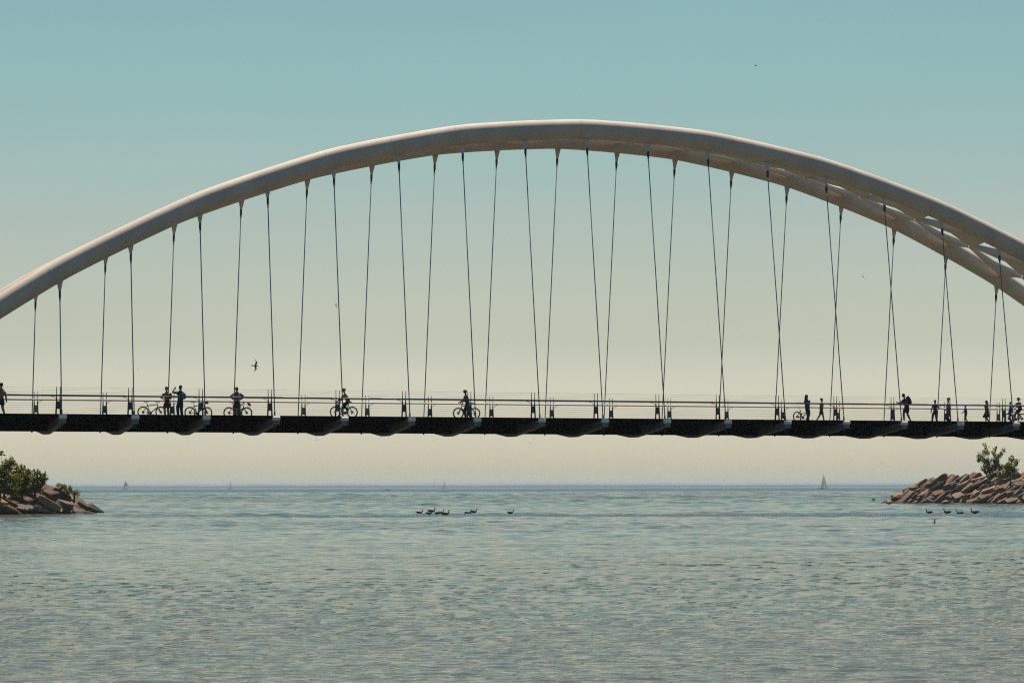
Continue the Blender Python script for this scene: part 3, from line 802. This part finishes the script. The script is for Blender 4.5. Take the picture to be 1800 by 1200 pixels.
# ------------------------------------------------------------------ bicycles
M_tyre = mat('tyre_rubber', (0.012, 0.012, 0.013), .8, var=.1)
M_rim = mat('rim_metal', (0.10, 0.10, 0.105), .4, .5, var=.1)
M_spoke = mat('spoke_steel', (0.35, 0.35, 0.35), .3, .8, var=.05)
M_bframe = mat('frame_black', (0.02, 0.02, 0.024), .35, var=.1)
M_bframe2 = mat('frame_grey', (0.02, 0.018, 0.018), .35, .3, var=.1)
M_saddle = mat('saddle_black', (0.012, 0.012, 0.012), .7, var=.1)
M_bottle = mat('bottle_dark', (0.015, 0.02, 0.03), .4, var=.1)
def make_bike(fm, step=False, child=1.0, extras=()):
    root = empty('bicycle', (0, 0, 0))
    BBx, BBz = -.08, .29
    ST_ = (-.27, 0, .80); HT = (.33, 0, .80); HB = (.38, 0, .66); BB_ = (BBx, 0, BBz); RW = (-.50, 0, .345); FW = (.55, 0, .345)
    f = MB()
    f.tube([BB_, ST_], .025, 7)
    f.tube([(-.25, 0, .72) if not step else (-.17, 0, .52), HT if not step else HB], .025, 7)
    f.tube([BB_, HB], .032, 7); f.tube([HT, HB], .026, 7)
    for q in (-1, 1):
        f.tube([(BBx - .04, q * .03, BBz), (RW[0], q * .06, RW[2])], .016, 6)
        f.tube([(-.25, q * .02, .74), (RW[0], q * .06, RW[2])], .015, 6)
    fr = f.build('frame', fm, root, smooth=True)
    fk = MB()
    fk.tube([HB, (.41, 0, .60)], .02, 6)
    for q in (-1, 1): fk.tube([(.41, q * .05, .62), (.50, q * .055, .40), (FW[0], q * .055, FW[2])], [.028, .024, .018], 6)
    fk.tube([(.41, -.06, .61), (.41, .06, .61)], .02, 6)
    fk.build('fork', fm, root, smooth=True)
    for c in (RW, FW):
        w = MB(); w.torus((0, 0, 0), .304, .041, seg=32, s2=6)
        wh = w.build('wheel', M_tyre, root, smooth=True, loc=c)
        r_ = MB(); r_.torus((0, 0, 0), .286, .010, seg=32, s2=5); r_.build('rim', M_rim, wh, smooth=True)
        sp = MB()
        for k in range(16):
            a = 2 * math.pi * k / 16 + .1
            sp.tube([(.02 * math.cos(a + .8), .02 * (1 if k % 2 else -1), .02 * math.sin(a + .8)), (.285 * math.cos(a), 0, .285 * math.sin(a))], .0016, 4, cap=False)
        sp.build('spoke_set', M_spoke, wh)
        hb = MB(); hb.tube([(0, -.055, 0), (0, .055, 0)], .022, 8); hb.tube([(0, .03, 0), (0, .034, 0)], .075, 14)
        if c is RW: hb.tube([(0, -.045, 0), (0, -.02, 0)], [.035, .06], 12)
        hb.build('hub', M_bframe, wh)
    MB().tube([(-.262, 0, .78), (-.30, 0, .93)], .014, 6).build('seat_post', M_rim, root)
    s = MB(); s.tube([(-.45, 0, .945), (-.36, 0, .955), (-.25, 0, .95), (-.17, 0, .945)], [.05, .055, .03, .02], 8, flat=1.0); sd = s.build('saddle', M_saddle, root, smooth=True)
    sd.scale = (1, 1.25, .5); sd.location = (0, 0, .475)
    h = MB(); h.tube([(.33, 0, .79), (.32, 0, .88), (.38, 0, .92)], .018, 6)
    h.tube([(.34, -.31, .95), (.38, -.12, .92), (.38, .12, .92), (.34, .31, .95)], .018, 6)
    hb = h.build('handlebar', M_bframe, root, smooth=True)
    for q in (-1, 1): MB().tube([(.355, q * .20, .94), (.34, q * .32, .952)], .019, 6).build('grip', M_saddle, hb, smooth=True)
    ck = MB(); ck.tube([(BBx, -.055, BBz), (BBx, -.05, BBz)], .095, 18); ck.tube([(BBx, -.06, BBz), (BBx, .06, BBz)], .02, 8)
    ck.tube([(BBx, -.075, BBz), (BBx + .15, -.075, BBz - .08)], .011, 6); ck.tube([(BBx, .075, BBz), (BBx - .15, .075, BBz + .08)], .011, 6)
    co = ck.build('crankset', M_bframe, root)
    for q, sx in ((-1, 1), (1, -1)): MB().box((BBx + sx * .15, q * .125, BBz - sx * .08), (.09, .08, .02)).build('pedal', M_bframe, co)
    MB().tube([(RW[0] + .02, -.06, RW[2] - .02), (RW[0] + .03, -.065, RW[2] - .13)], .02, 6).build('derailleur', M_bframe, root)
    if 'bottle' in extras: MB().tube([(.03, 0, .47), (.14, 0, .60)], [.035, .035], 10).build('bottle', M_bottle, root, smooth=True)
    if 'light' in extras: MB().ball((.42, 0, .88), (.03, .025, .025), 8, 6).build('lamp', M_bottle, root)
    return root
bikeA = make_bike(M_bframe2); bikeB = make_bike(M_bframe, extras=('bottle', 'light'))
bikeC = make_bike(M_bframe, step=True)
def place_bike(src, s, t, head, steer, label, first=False, sc=1.0, roll=0.0):
    o = src if first else copy_tree(src)
    o.location = bp(s, t); o.rotation_euler = (R(roll), 0, TH + R(head)); o.scale = (sc,) * 3
    tag(o, label, 'bicycle', 'bicycles on the bridge')
    if steer:
        c = Vector((.38, 0, .66))
        for ch in o.children:
            nm = ch.name.split('.')[0]
            if nm in ('fork', 'handlebar', 'lamp') or (nm == 'wheel' and ch.location.x > 0):
                M = Matrix.Translation(c) @ Matrix.Rotation(R(steer), 4, 'Z') @ Matrix.Translation(-c)
                ch.matrix_local = M @ Matrix.Translation(ch.location) @ ch.rotation_euler.to_matrix().to_4x4()
    return o
place_bike(bikeA, 6.62, 2.75, 0, -38, 'grey framed mountain bicycle leaning on the far rail, leftmost, behind the man with bent head', True)
place_bike(bikeB, 9.40, 2.75, 2, 12, 'black mountain bicycle with a helmet on its handlebar, behind the post between the standing men', True)
place_bike(bikeB, 11.72, 2.6, -4, -32, 'black bicycle with turned front wheel half hidden by the man with hands on hips')
place_bike(bikeC, 17.36, -.4, 180, 6, 'thin step through bicycle ridden left by the helmeted rider', True)
place_bike(bikeA, 25.05, -.3, 180, 4, 'bicycle straddled by the person in a cap near the centre of the bridge')
place_bike(bikeC, 48.12, .9, 12, 50, 'bicycle pushed right by the long haired person in a blue hoodie')
place_bike(bikeB, 63.55, .7, 180, -14, 'bicycle under the woman riding left at the right picture edge')
# helmets hung on handlebars
M_helm = mat('helmet_shell', (0.05, 0.05, 0.055), .35, var=.15, scale=14)
def helmet(p, rot, label):
    h = MB(); vs = []
    seg, ring = 14, 6
    for i in range(ring + 1):
        a = math.pi / 2 * i / ring * 1.1
        for k in range(seg):
            b_ = 2 * math.pi * k / seg; vs.append((math.sin(a) * math.cos(b_) * .145, math.sin(a) * math.sin(b_) * .105, math.cos(a) * .11))
    h.add(vs, [(i * seg + k, (i + 1) * seg + k, (i + 1) * seg + (k + 1) % seg, i * seg + (k + 1) % seg) for i in range(ring) for k in range(seg)] + [tuple(ring * seg + k for k in range(seg))])
    o = h.build('helmet', M_helm, None, smooth=True, loc=p); o.rotation_euler = rot
    for q in (-1, 0, 1): MB().tube([(-.12, q * .045, .06), (0, q * .05, .115), (.12, q * .045, .06)], .012, 5).build('rib', M_gblack, o)
    MB().tube([(0, .09, -.01), (0.02, .06, -.12), (0.02, -.06, -.12), (0, -.09, -.01)], .006, 5).build('chin_strap', M_gblack, o)
    return tag(o, label, 'helmet', 'helmets hung on handlebars')
helmet(bp(9.82, 2.55, .93), (.4, .5, 0), 'dark helmet hung on the handlebar of the bicycle between the standing men')
helmet(bp(12.36, 2.45, .82), (.3, .7, .3), 'round helmet hanging at the bars right of the man with hands on hips')

# ------------------------------------------------------------------ people
M_skin = mat('skin_tan', (0.10, 0.05, 0.035), .6, var=.08)
M_skin2 = mat('skin_fair', (0.17, 0.09, 0.065), .6, var=.08)
M_hairb = mat('hair_black', (0.01, 0.008, 0.008), .6, var=.2)
M_hairr = mat('hair_brown', (0.05, 0.025, 0.015), .6, var=.2)
M_shoe = mat('shoe_dark', (0.015, 0.015, 0.017), .7, var=.2)
def cloth(name, c): return mat(name, c, .9, var=.18, scale=6, spec=.2)
pend = []
def skin_obj(name, ma, parent, verts, edges, radii, root=0, sub=1):
    me = bpy.data.meshes.new(name); me.from_pydata([tuple(v) for v in verts], edges, [])
    me.materials.append(ma)
    o = bpy.data.objects.new(name, me); COL.objects.link(o); o.parent = parent
    sk = o.modifiers.new('s', 'SKIN'); sk.use_smooth_shade = True; sk.branch_smoothing = .6
    sv = me.skin_vertices[0].data
    for i, r in enumerate(radii):
        sv[i].radius = r if hasattr(r, '__len__') else (r, r)
        sv[i].use_root = (i == root)
    ss_ = o.modifiers.new('u', 'SUBSURF'); ss_.levels = sub; ss_.render_levels = sub
    pend.append(o); return o
def ik(a, b, l1, l2, pole):
    d = b - a; L = d.length; L2 = min(L, (l1 + l2) * .995); dn = d.normalized()
    b2 = a + dn * L2; x = (l1 * l1 - l2 * l2 + L2 * L2) / (2 * L2); h = math.sqrt(max(0, l1 * l1 - x * x))
    p = pole - dn * pole.dot(dn); p = p.normalized() if p.length > 1e-5 else Vector((0, 0, 1))
    return a + dn * x + p * h, b2
def hand_mesh(mb, w, d, side, palm_n, k):
    """palm, four fingers of unequal length and a thumb; d = direction of the hand"""
    d = d.normalized(); n = palm_n - d * palm_n.dot(d); n = n.normalized() if n.length > 1e-4 else Vector((1, 0, 0)); x = d.cross(n).normalized() * side
    def q(a, b, c): return w + d * a * k + x * b * k + n * c * k
    mb.tube([q(-.01, 0, 0), q(.03, 0, 0), q(.085, 0, 0)], [.028 * k, .040 * k, .038 * k], 8)
    for i, (off, ln) in enumerate(((.030, .068), (.010, .078), (-.010, .072), (-.030, .055))):
        mb.tube([q(.075, off, 0), q(.075 + ln * .5, off, .006), q(.075 + ln * .9, off, .026)], [.0095 * k, .0085 * k, .006 * k], 6)
    mb.tube([q(.02, .032, .005), q(.05, .062, .012), q(.082, .068, .022)], [.012 * k, .010 * k, .007 * k], 6)
finish_parts = []
def person(label, s, t, H, face, pel=None, lean=0, side=0, hands=None, feet=None, elbow=None, knee=None, head=(0, 0), skin=M_skin, hair=M_hairb,
           style='short', shirt=None, sleeve='short', pants=None, plen='long', shoes=M_shoe, hat=None, extra=None, group='people on the bridge', z0=0.0):
    root = empty('person', bp(s, t, z0), TH + R(face), label, 'person', group)   # local x = forward, y = left hand, z = up
    k = H / 1.75
    P = Vector(pel) * k if pel else Vector((0, 0, .93 * k))
    la, sa = R(lean), R(side)
    U = Vector((math.sin(la), math.sin(sa), math.cos(la) * math.cos(sa))).normalized(); Yv = Vector((0, 1, 0)); Yv = (Yv - U * U.y).normalized()
    Fw = Yv.cross(U)
    waist = P + U * .13 * k; chest = P + U * .30 * k; st = P + U * .47 * k; nk = P + U * .55 * k
    ht = R(head[0]); hU = (U * .35 + Vector((0, 0, 1)) * .65 + Fw * math.tan(R(head[1])) * .8).normalized(); hl = nk + hU * .08 * k; hm = hl + hU * .09 * k; htp = hm + hU * .07 * k
    verts = [P, waist, chest, st, nk, hl, hm, htp]; edges = [(0, 1), (1, 2), (2, 3), (3, 4), (4, 5), (5, 6), (6, 7)]
    rad = [(.145, .115), (.135, .11), (.165, .12), (.10, .085), .042, .045, .085, .056]
    hands = hands or {}; feet = feet or {}; elbow = elbow or {}; knee = knee or {}
    J = {}
    for q, nm in ((1, 'L'), (-1, 'R')):
        sh = st + Yv * q * .165 * k - U * .03 * k
        ht_ = Vector(hands[nm]) * k if nm in hands else sh + Vector((.06, q * .05, -.56)) * k
        el, wr = ik(sh, ht_, .29 * k, .26 * k, Vector(elbow.get(nm, (-.8, q * .5, -.2))))
        i = len(verts); verts += [sh, sh.lerp(el, .5), el, el.lerp(wr, .45), wr]; edges += [(3, i), (i, i + 1), (i + 1, i + 2), (i + 2, i + 3), (i + 3, i + 4)]
        rad += [.072, .058, .046, .042, .029]
        J[nm + 'sh'], J[nm + 'el'], J[nm + 'wr'] = sh, el, wr
        hp = P + Yv * q * .088 * k - U * .03 * k
        ft = Vector(feet[nm]) * k if nm in feet else Vector((0, q * .10, .075)) * k
        kn, an = ik(hp, ft, .43 * k, .43 * k, Vector(knee.get(nm, (1, q * .05, 0))))
        i = len(verts); verts += [hp, hp.lerp(kn, .45), kn, kn.lerp(an, .35), an]; edges += [(0, i), (i, i + 1), (i + 1, i + 2), (i + 2, i + 3), (i + 3, i + 4)]
        rad += [(.088, .088), .078, .056, .055, .036]
        J[nm + 'hp'], J[nm + 'kn'], J[nm + 'an'] = hp, kn, an
    rad = [tuple(x * k * 1.25 for x in r) if hasattr(r, '__len__') else r * k * 1.35 for r in rad]
    body = skin_obj('body', skin, root, verts, edges, rad)
    ex = MB()
    hF = (Matrix.Rotation(ht, 3, 'Z') @ Fw); hF = (hF - hU * hF.dot(hU)).normalized(); hS = hU.cross(hF)
    ex.ball(hm + hU * .01 * k, (.092 * k, .078 * k, .118 * k), 12, 9, Matrix((hF, hS, hU)).transposed())
    ex.tube([hm + hF * .085 * k + hU * .02 * k, hm + hF * .118 * k - hU * .012 * k, hm + hF * .09 * k - hU * .022 * k], [.008 * k, .014 * k, .010 * k], 6)     # nose
    for q in (-1, 1): ex.ball(hm + hS * q * .088 * k, (.018 * k, .012 * k, .03 * k), 6, 5)                                                         # ears
    for nm, q in (('L', 1), ('R', -1)): hand_mesh(ex, J[nm + 'wr'], J[nm + 'wr'] - J[nm + 'el'], q, Vector((0, -q, 0)) if abs((J[nm + 'wr'] - J[nm + 'el']).normalized().y) < .8 else Vector((1, 0, 0)), k)
    finish_parts.append((body, ex))
    ey = MB()
    for q in (-1, 1): ey.ball(hm + hF * .086 * k + hS * q * .033 * k + hU * .018 * k, .011 * k, 6, 4)
    ey.build('eye', M_gblack, body); 
    MB().box(hm + hF * .085 * k - hU * .05 * k, (.02 * k, .04 * k, .009 * k)).build('mouth', M_hairr, body)
    # hair or hat
    rm = Matrix((hF, hS, hU)).transposed()
    if hat != 'helmet':
        h = MB(); h.ball(hm - hF * .026 * k + hU * .026 * k, (.100 * k, .094 * k, .112 * k), 14, 9, rm)
        if style == 'long':
            h.tube([hm - hF * .05 * k + hU * .03 * k, hl - hF * .09 * k, st - Fw * .10 * k, chest.lerp(st, .45) - Fw * .12 * k], [.10 * k, .095 * k, .085 * k, .04 * k], 10)
        if style == 'bun': h.ball(hm - hF * .12 * k + hU * .04 * k, .045 * k, 8, 6)
        if style == 'pony': h.tube([hm - hF * .10 * k + hU * .03 * k, hm - hF * .17 * k - hU * .02 * k, hl - hF * .16 * k - hU * .04 * k], [.04 * k, .035 * k, .012 * k], 8)
        h.build('hair', hair, root, smooth=True)
    if hat == 'cap':
        c = MB(); c.ball(hm + hU * .05 * k, (.112 * k, .108 * k, .09 * k), 14, 8, rm); c.build('cap', M_hairb, root, smooth=True)
        MB().prism([hm + hF * .08 * k + hS * .07 * k + hU * .05 * k, hm + hF * .19 * k + hS * .045 * k + hU * .035 * k, hm + hF * .19 * k - hS * .045 * k + hU * .035 * k, hm + hF * .08 * k - hS * .07 * k + hU * .05 * k], hU * .012 * k).build('cap_peak', M_hairb, root)
    if hat == 'helmet':
        c = MB(); c.ball(hm + hU * .045 * k - hF * .01 * k, (.135 * k, .108 * k, .095 * k), 14, 8, rm); c.build('helmet', M_helm, root, smooth=True)
        for q in (-1, 0, 1): MB().tube([hm + hF * .1 * k + hS * q * .05 * k + hU * .09 * k, hm + hS * q * .055 * k + hU * .145 * k, hm - hF * .12 * k + hS * q * .05 * k + hU * .08 * k], .012 * k, 5).build('helmet_rib', M_gblack, root)
    # shirt
    if shirt:
        v = [P - U * .10 * k, waist, chest, st - U * .005 * k, nk - U * .055 * k]; e = [(0, 1), (1, 2), (2, 3), (3, 4)]
        r = [(.168, .135), (.16, .135), (.19, .145), (.12, .10), .050]
        for nm in 'LR':
            i = len(v); sh, el, wr = J[nm + 'sh'], J[nm + 'el'], J[nm + 'wr']
            v += [sh, sh.lerp(el, .6 if sleeve == 'short' else .5)]; e += [(3, i), (i, i + 1)]; r += [.092, .078]
            if sleeve == 'long':
                v += [el, wr.lerp(el, .08)]; e += [(i + 1, i + 2), (i + 2, i + 3)]; r[-1] = .072; r += [.062, .044]
        skin_obj('shirt', shirt, root, v, e, [tuple(x * k * 1.12 for x in q) if hasattr(q, '__len__') else q * k * 1.15 for q in r])
    if pants:
        v = [waist + U * .02 * k, P]; e = [(0, 1)]; r = [(.150, .122), (.160, .135)]
        for nm in 'LR':
            i = len(v); hp, kn, an = J[nm + 'hp'], J[nm + 'kn'], J[nm + 'an']
            if plen == 'skirt': break
            if plen == 'short': v += [hp, hp.lerp(kn, .5), hp.lerp(kn, .92)]; r += [.118, .112, .106]; e += [(1, i), (i, i + 1), (i + 1, i + 2)]
            else: v += [hp, hp.lerp(kn, .5), kn, kn.lerp(an, .5), an + Vector((0, 0, .03 * k))]; r += [.115, .104, .082, .074, .064]; e += [(1, i), (i, i + 1), (i + 1, i + 2), (i + 2, i + 3), (i + 3, i + 4)]
        if plen == 'skirt':
            hem = (J['Lkn'] + J['Rkn']) / 2 + Vector((0, 0, -.02 * k)); sp = abs(J['Lkn'].x - J['Rkn'].x) / 2
            m = MB(); vs = []; sg_ = 20
            for (c, rx, ry, rf) in ((waist, .125 * k, .115 * k, 0), (P, .15 * k, .155 * k, .01), (P.lerp(hem, .55), .17 * k + sp * .6, .175 * k, .03), (hem, .19 * k + sp, .18 * k, .06)):
                for a in range(sg_):
                    b_ = 2 * math.pi * a / sg_; w = 1 + rf * 1.6 * math.sin(b_ * 5)
                    vs.append(c + Vector((math.cos(b_) * rx * w, math.sin(b_) * ry * w, 0)))
            m.add(vs, [(i * sg_ + a, (i + 1) * sg_ + a, (i + 1) * sg_ + (a + 1) % sg_, i * sg_ + (a + 1) % sg_) for i in range(3) for a in range(sg_)] + [tuple(range(sg_))[::-1], tuple(3 * sg_ + a for a in range(sg_))])
            m.build('skirt', pants, root, smooth=True)
        else:
            skin_obj('shorts' if plen == 'short' else 'trousers', pants, root, v, e, [tuple(x * k * 1.12 for x in q) if hasattr(q, '__len__') else q * k * 1.15 for q in r], root=1)
    for nm in 'LR':
        an = J[nm + 'an']; sk = (an - J[nm + 'kn']).normalized(); fd = Vector((1, 0, 0)) if abs(sk.x) < .35 or sk.x > 0 else Vector((.8, 0, -.6))
        dz = Vector((0, 0, -.035 * k))
        MB().tube([an - fd * .07 * k + dz, an - fd * .04 * k + dz * .8, an + fd * .04 * k + dz, an + fd * .13 * k + dz * 1.15, an + fd * .185 * k + dz * 1.2], [.028 * k, .045 * k, .044 * k, .034 * k, .018 * k], 10).build('shoe', shoes, root, smooth=True)
    root['_J'] = 0; del root['_J']
    return root, J, k
c_navy = cloth('cloth_navy', (0.007, 0.009, 0.028)); c_dnavy = cloth('cloth_dark', (0.012, 0.012, 0.020)); c_jean = cloth('cloth_denim', (0.009, 0.013, 0.028))
c_blue = cloth('cloth_blue', (0.02, 0.03, 0.16)); c_lblue = cloth('cloth_pale_blue', (0.22, 0.30, 0.40)); c_maroon = cloth('cloth_maroon', (0.05, 0.010, 0.014))
c_purple = cloth('cloth_purple', (0.06, 0.035, 0.055)); c_white = cloth('cloth_white', (0.5, 0.5, 0.52)); c_teal = cloth('cloth_teal', (0.022, 0.05, 0.08)); c_black = cloth('cloth_black', (.01, .01, .012))
c_stripe = bpy.data.materials.new('cloth_striped'); c_stripe.use_nodes = True
_n, _l = c_stripe.node_tree.nodes, c_stripe.node_tree.links
_tc = _n.new('ShaderNodeTexCoord'); _w = _n.new('ShaderNodeTexWave'); _w.bands_direction = 'Z'; _w.inputs['Scale'].default_value = 3.2
_r = _n.new('ShaderNodeValToRGB'); _r.color_ramp.elements[0].color = (.012, .014, .04, 1); _r.color_ramp.elements[1].color = (.05, .06, .13, 1); _r.color_ramp.elements[0].position = .6; _r.color_ramp.elements[1].position = .9
_l.new(_tc.outputs['Object'], _w.inputs[0]); _l.new(_w.outputs['Fac'], _r.inputs[0]); _l.new(_r.outputs[0], _n['Principled BSDF'].inputs['Base Color']); _n['Principled BSDF'].inputs['Roughness'].default_value = .9

# face: 90 looks away from the camera, 180 looks left, 0 looks right
person('shirtless man in dark shorts at the left picture edge, walking away', -2.45, .5, 1.84, 115, lean=2, hands={'L': (.12, .24, .86), 'R': (-.08, -.27, .84)},
       feet={'L': (.12, .1, .075), 'R': (-.14, -.12, .09)}, pants=c_navy, plen='short', skin=mat('skin_orange_brown', (.15, .065, .035), .6, var=.08))  # bare back in an orange brown skin tone
person('man in a navy shirt looking down at his hands, left of the taller man', 7.25, 1.5, 1.78, 100, lean=6, hands={'L': (.26, .14, 1.08), 'R': (.26, -.10, 1.08)}, head=(0, 18),
       feet={'L': (.0, .11, .075), 'R': (.03, -.11, .075)}, shirt=c_navy, pants=c_maroon, plen='short', elbow={'L': (-.4, .9, -.2), 'R': (-.4, -.9, -.2)})
person('tall man in a pale blue plaid shirt raising a phone to his face', 8.12, 1.9, 1.88, 98, lean=-1, hands={'L': (.24, .24, 1.58), 'R': (.16, -.20, 1.02)}, elbow={'L': (-.1, .8, -.7)},
       feet={'L': (0, .11, .075), 'R': (.02, -.12, .075)}, shirt=cloth('cloth_plaid', (.025, .04, .065)), pants=c_jean, head=(10, 4))
ph = MB().box((0, 0, 0), (.012, .075, .15)).build('phone', c_black, None)
ph.location = bp(8.12, 1.9) + Matrix.Rotation(TH + R(98), 3, 'Z') @ Vector((.30, .20, 1.74)); ph.rotation_euler = (0, 0, TH + R(98))
MB().box((-.009, .02, .05), (.006, .02, .02)).build('lens', M_gblack, ph)
tag(ph, 'small dark phone held up by the tall man in the plaid shirt', 'phone')
person('man with hands on his hips in a striped navy polo and long trousers', 11.35, 1.3, 1.80, 90, lean=3, hands={'L': (-.02, .19, 1.05), 'R': (-.02, -.19, 1.05)}, elbow={'L': (-.1, 1, .05), 'R': (-.1, -1, .05)},
       feet={'L': (0, .12, .075), 'R': (0, -.12, .075)}, head=(0, 16), shirt=c_stripe, pants=c_black, hair=M_hairr)
person('helmeted rider in dark clothes pedalling to the left', 17.36, -.4, 1.70, 180, pel=(-.27, 0, 1.00), lean=27, hands={'L': (.33, .26, 1.02), 'R': (.33, -.26, 1.02)},
       feet={'L': (-.20, .13, .47), 'R': (.09, -.13, .27)}, shirt=c_dnavy, sleeve='long', pants=c_black, hat='helmet', head=(0, 6))
person('person in a cap and dark jacket standing astride a bicycle near the centre', 25.0, -.55, 1.74, 180, pel=(.0, 0, .92), lean=14, hands={'L': (.40, .26, 1.02), 'R': (.40, -.26, 1.02)},
       feet={'L': (-.10, .20, .075), 'R': (.06, -.20, .075)}, shirt=c_dnavy, sleeve='long', pants=c_jean, hat='cap', head=(0, 8))
person('long haired person in a bright blue hoodie pushing a bicycle', 48.16, .45, 1.72, 20, lean=-3, hands={'L': (.34, .30, .98), 'R': (-.10, -.26, .84)},
       feet={'L': (.22, .1, .08), 'R': (-.16, -.1, .1)}, shirt=c_blue, sleeve='long', pants=c_black, style='long')
person('small girl in a striped top and shorts striding right behind the bicycle pusher', 48.98, .1, 1.50, 0, lean=4, hands={'L': (.10, .2, .82), 'R': (-.04, -.22, .84)},
       feet={'L': (.26, .08, .08), 'R': (-.44, -.08, .14)}, shirt=c_purple, pants=c_navy, plen='short', style='bun')
bm_, J_, k_ = person('backpacker in shorts leaning forward with one arm stretched out over the rail', 53.45, -2.75, 1.76, 180, pel=(-.03, 0, .92), lean=17, hands={'L': (.42, .16, 1.20), 'R': (.50, -.20, 1.17)},
       elbow={'R': (-.2, -.3, -1), 'L': (-.2, .3, -1)}, feet={'L': (-.20, .1, .085), 'R': (.12, -.1, .075)}, shirt=c_black, pants=c_maroon, plen='short', head=(0, 24))
bk = MB(); rot = Matrix.Rotation(R(17), 3, 'Y')
bk.ball((0, 0, 0), (.16, .19, .29), 14, 10, rot); bk.ball((-.10, 0, -.08), (.10, .14, .15), 10, 8, rot)
bag = bk.build('backpack', c_black, None, smooth=True)
bag.location = bm_.location + Matrix.Rotation(TH + R(180), 3, 'Z') @ Vector((-.16, 0, 1.30)); bag.rotation_euler = (0, 0, TH + R(180))
MB().tube([(-.02, 0, .27), (0.0, 0, .34), (.06, 0, .30)], .014, 6).build('carry_loop', c_black, bag)
for q in (-1, 1): MB().tube([(.07, q * .1, .24), (.20, q * .11, .22), (.30, q * .11, .02), (.14, q * .13, -.20)], .018, 6).build('shoulder_strap', c_black, bag)
tag(bag, 'bulky black backpack on the back of the leaning hiker', 'backpack')
person('person in a maroon top and dark trousers with legs apart and one hand raised', 57.72, 1.0, 1.50, 80, lean=0, hands={'L': (.1, .28, .86), 'R': (.05, -.42, 1.28)}, elbow={'R': (-.3, -.3, -1)},
       feet={'L': (.02, .24, .075), 'R': (0, -.14, .075)}, shirt=c_maroon, pants=c_black, hair=M_hairr, skin=M_skin2)
person('person in a white shirt beside the railing post, left of the walking child', 58.66, .9, 1.66, 150, lean=0, hands={'L': (.14, .22, .95), 'R': (.2, -.22, .98)},
       feet={'L': (.05, .1, .075), 'R': (-.06, -.1, .075)}, shirt=c_white, pants=c_navy, hair=M_hairr, skin=M_skin2)
person('small child in blue walking left with one arm stretched out', 59.7, .5, 1.21, 180, lean=5, hands={'L': (.60, .16, .86), 'R': (-.1, -.25, .84)},
       feet={'L': (.16, .09, .08), 'R': (-.26, -.09, .12)}, shirt=c_blue, sleeve='long', pants=c_blue, plen='short')
person('dark haired woman in a full blue skirt walking left', 61.28, .5, 1.48, 180, lean=6, hands={'L': (.34, .22, .72), 'R': (-.05, -.25, .84)},
       feet={'L': (.14, .08, .08), 'R': (-.24, -.09, .14)}, shirt=c_dnavy, pants=c_blue, plen='skirt', style='long', skin=M_skin2)
hb = MB(); hb.prism([(-.09, -.04, 0), (.09, -.04, 0), (.11, -.05, -.16), (-.11, -.05, -.16)], (0, .09, 0))
bago = hb.build('handbag', c_black, None); w = Matrix.Rotation(TH + R(180), 3, 'Z') @ Vector((.31, .19, .54)); bago.location = bp(61.28, .5) + w; bago.rotation_euler = (0, 0, TH)
MB().tube([(-.06, 0, 0), (-.04, 0, .09), (.04, 0, .09), (.06, 0, 0)], .009, 5).build('strap', c_black, bago)
tag(bago, 'small dark bag carried low in the hand of the woman in the blue skirt', 'bag')
person('child in teal clothes standing before the bicycle at the right edge', 61.35, -2.2, 1.30, 150, lean=2, hands={'L': (.2, .2, .8), 'R': (.16, -.2, .84)},
       feet={'L': (.04, .1, .075), 'R': (-.05, -.1, .075)}, shirt=c_teal, sleeve='long', pants=c_teal, hair=M_hairr)
person('bareheaded woman riding left with straight arms at the right edge', 63.66, .7, 1.66, 180, pel=(-.26, 0, .99), lean=14, hands={'L': (.36, .28, 1.03), 'R': (.36, -.28, 1.03)},
       feet={'L': (-.18, .13, .47), 'R': (.10, -.13, .27)}, shirt=c_maroon, pants=c_navy, plen='short', style='pony', skin=M_skin2)

# turn the grown skins into plain meshes and join hands, nose and ears to each body
dg = bpy.context.evaluated_depsgraph_get()
new = [(o, bpy.data.meshes.new_from_object(o.evaluated_get(dg))) for o in pend]
for o, me in new:
    o.modifiers.clear(); o.data = me; me.name = o.name.split('.')[0]
for body, ex in finish_parts:
    tmp = bpy.data.meshes.new('t'); tmp.from_pydata(ex.v, [], ex.f); tmp.update()
    bm = bmesh.new(); bm.from_mesh(body.data); bm.from_mesh(tmp)
    bmesh.ops.recalc_face_normals(bm, faces=bm.faces)
    for f in bm.faces: f.smooth = True
    bm.to_mesh(body.data); bm.free(); bpy.data.meshes.remove(tmp)
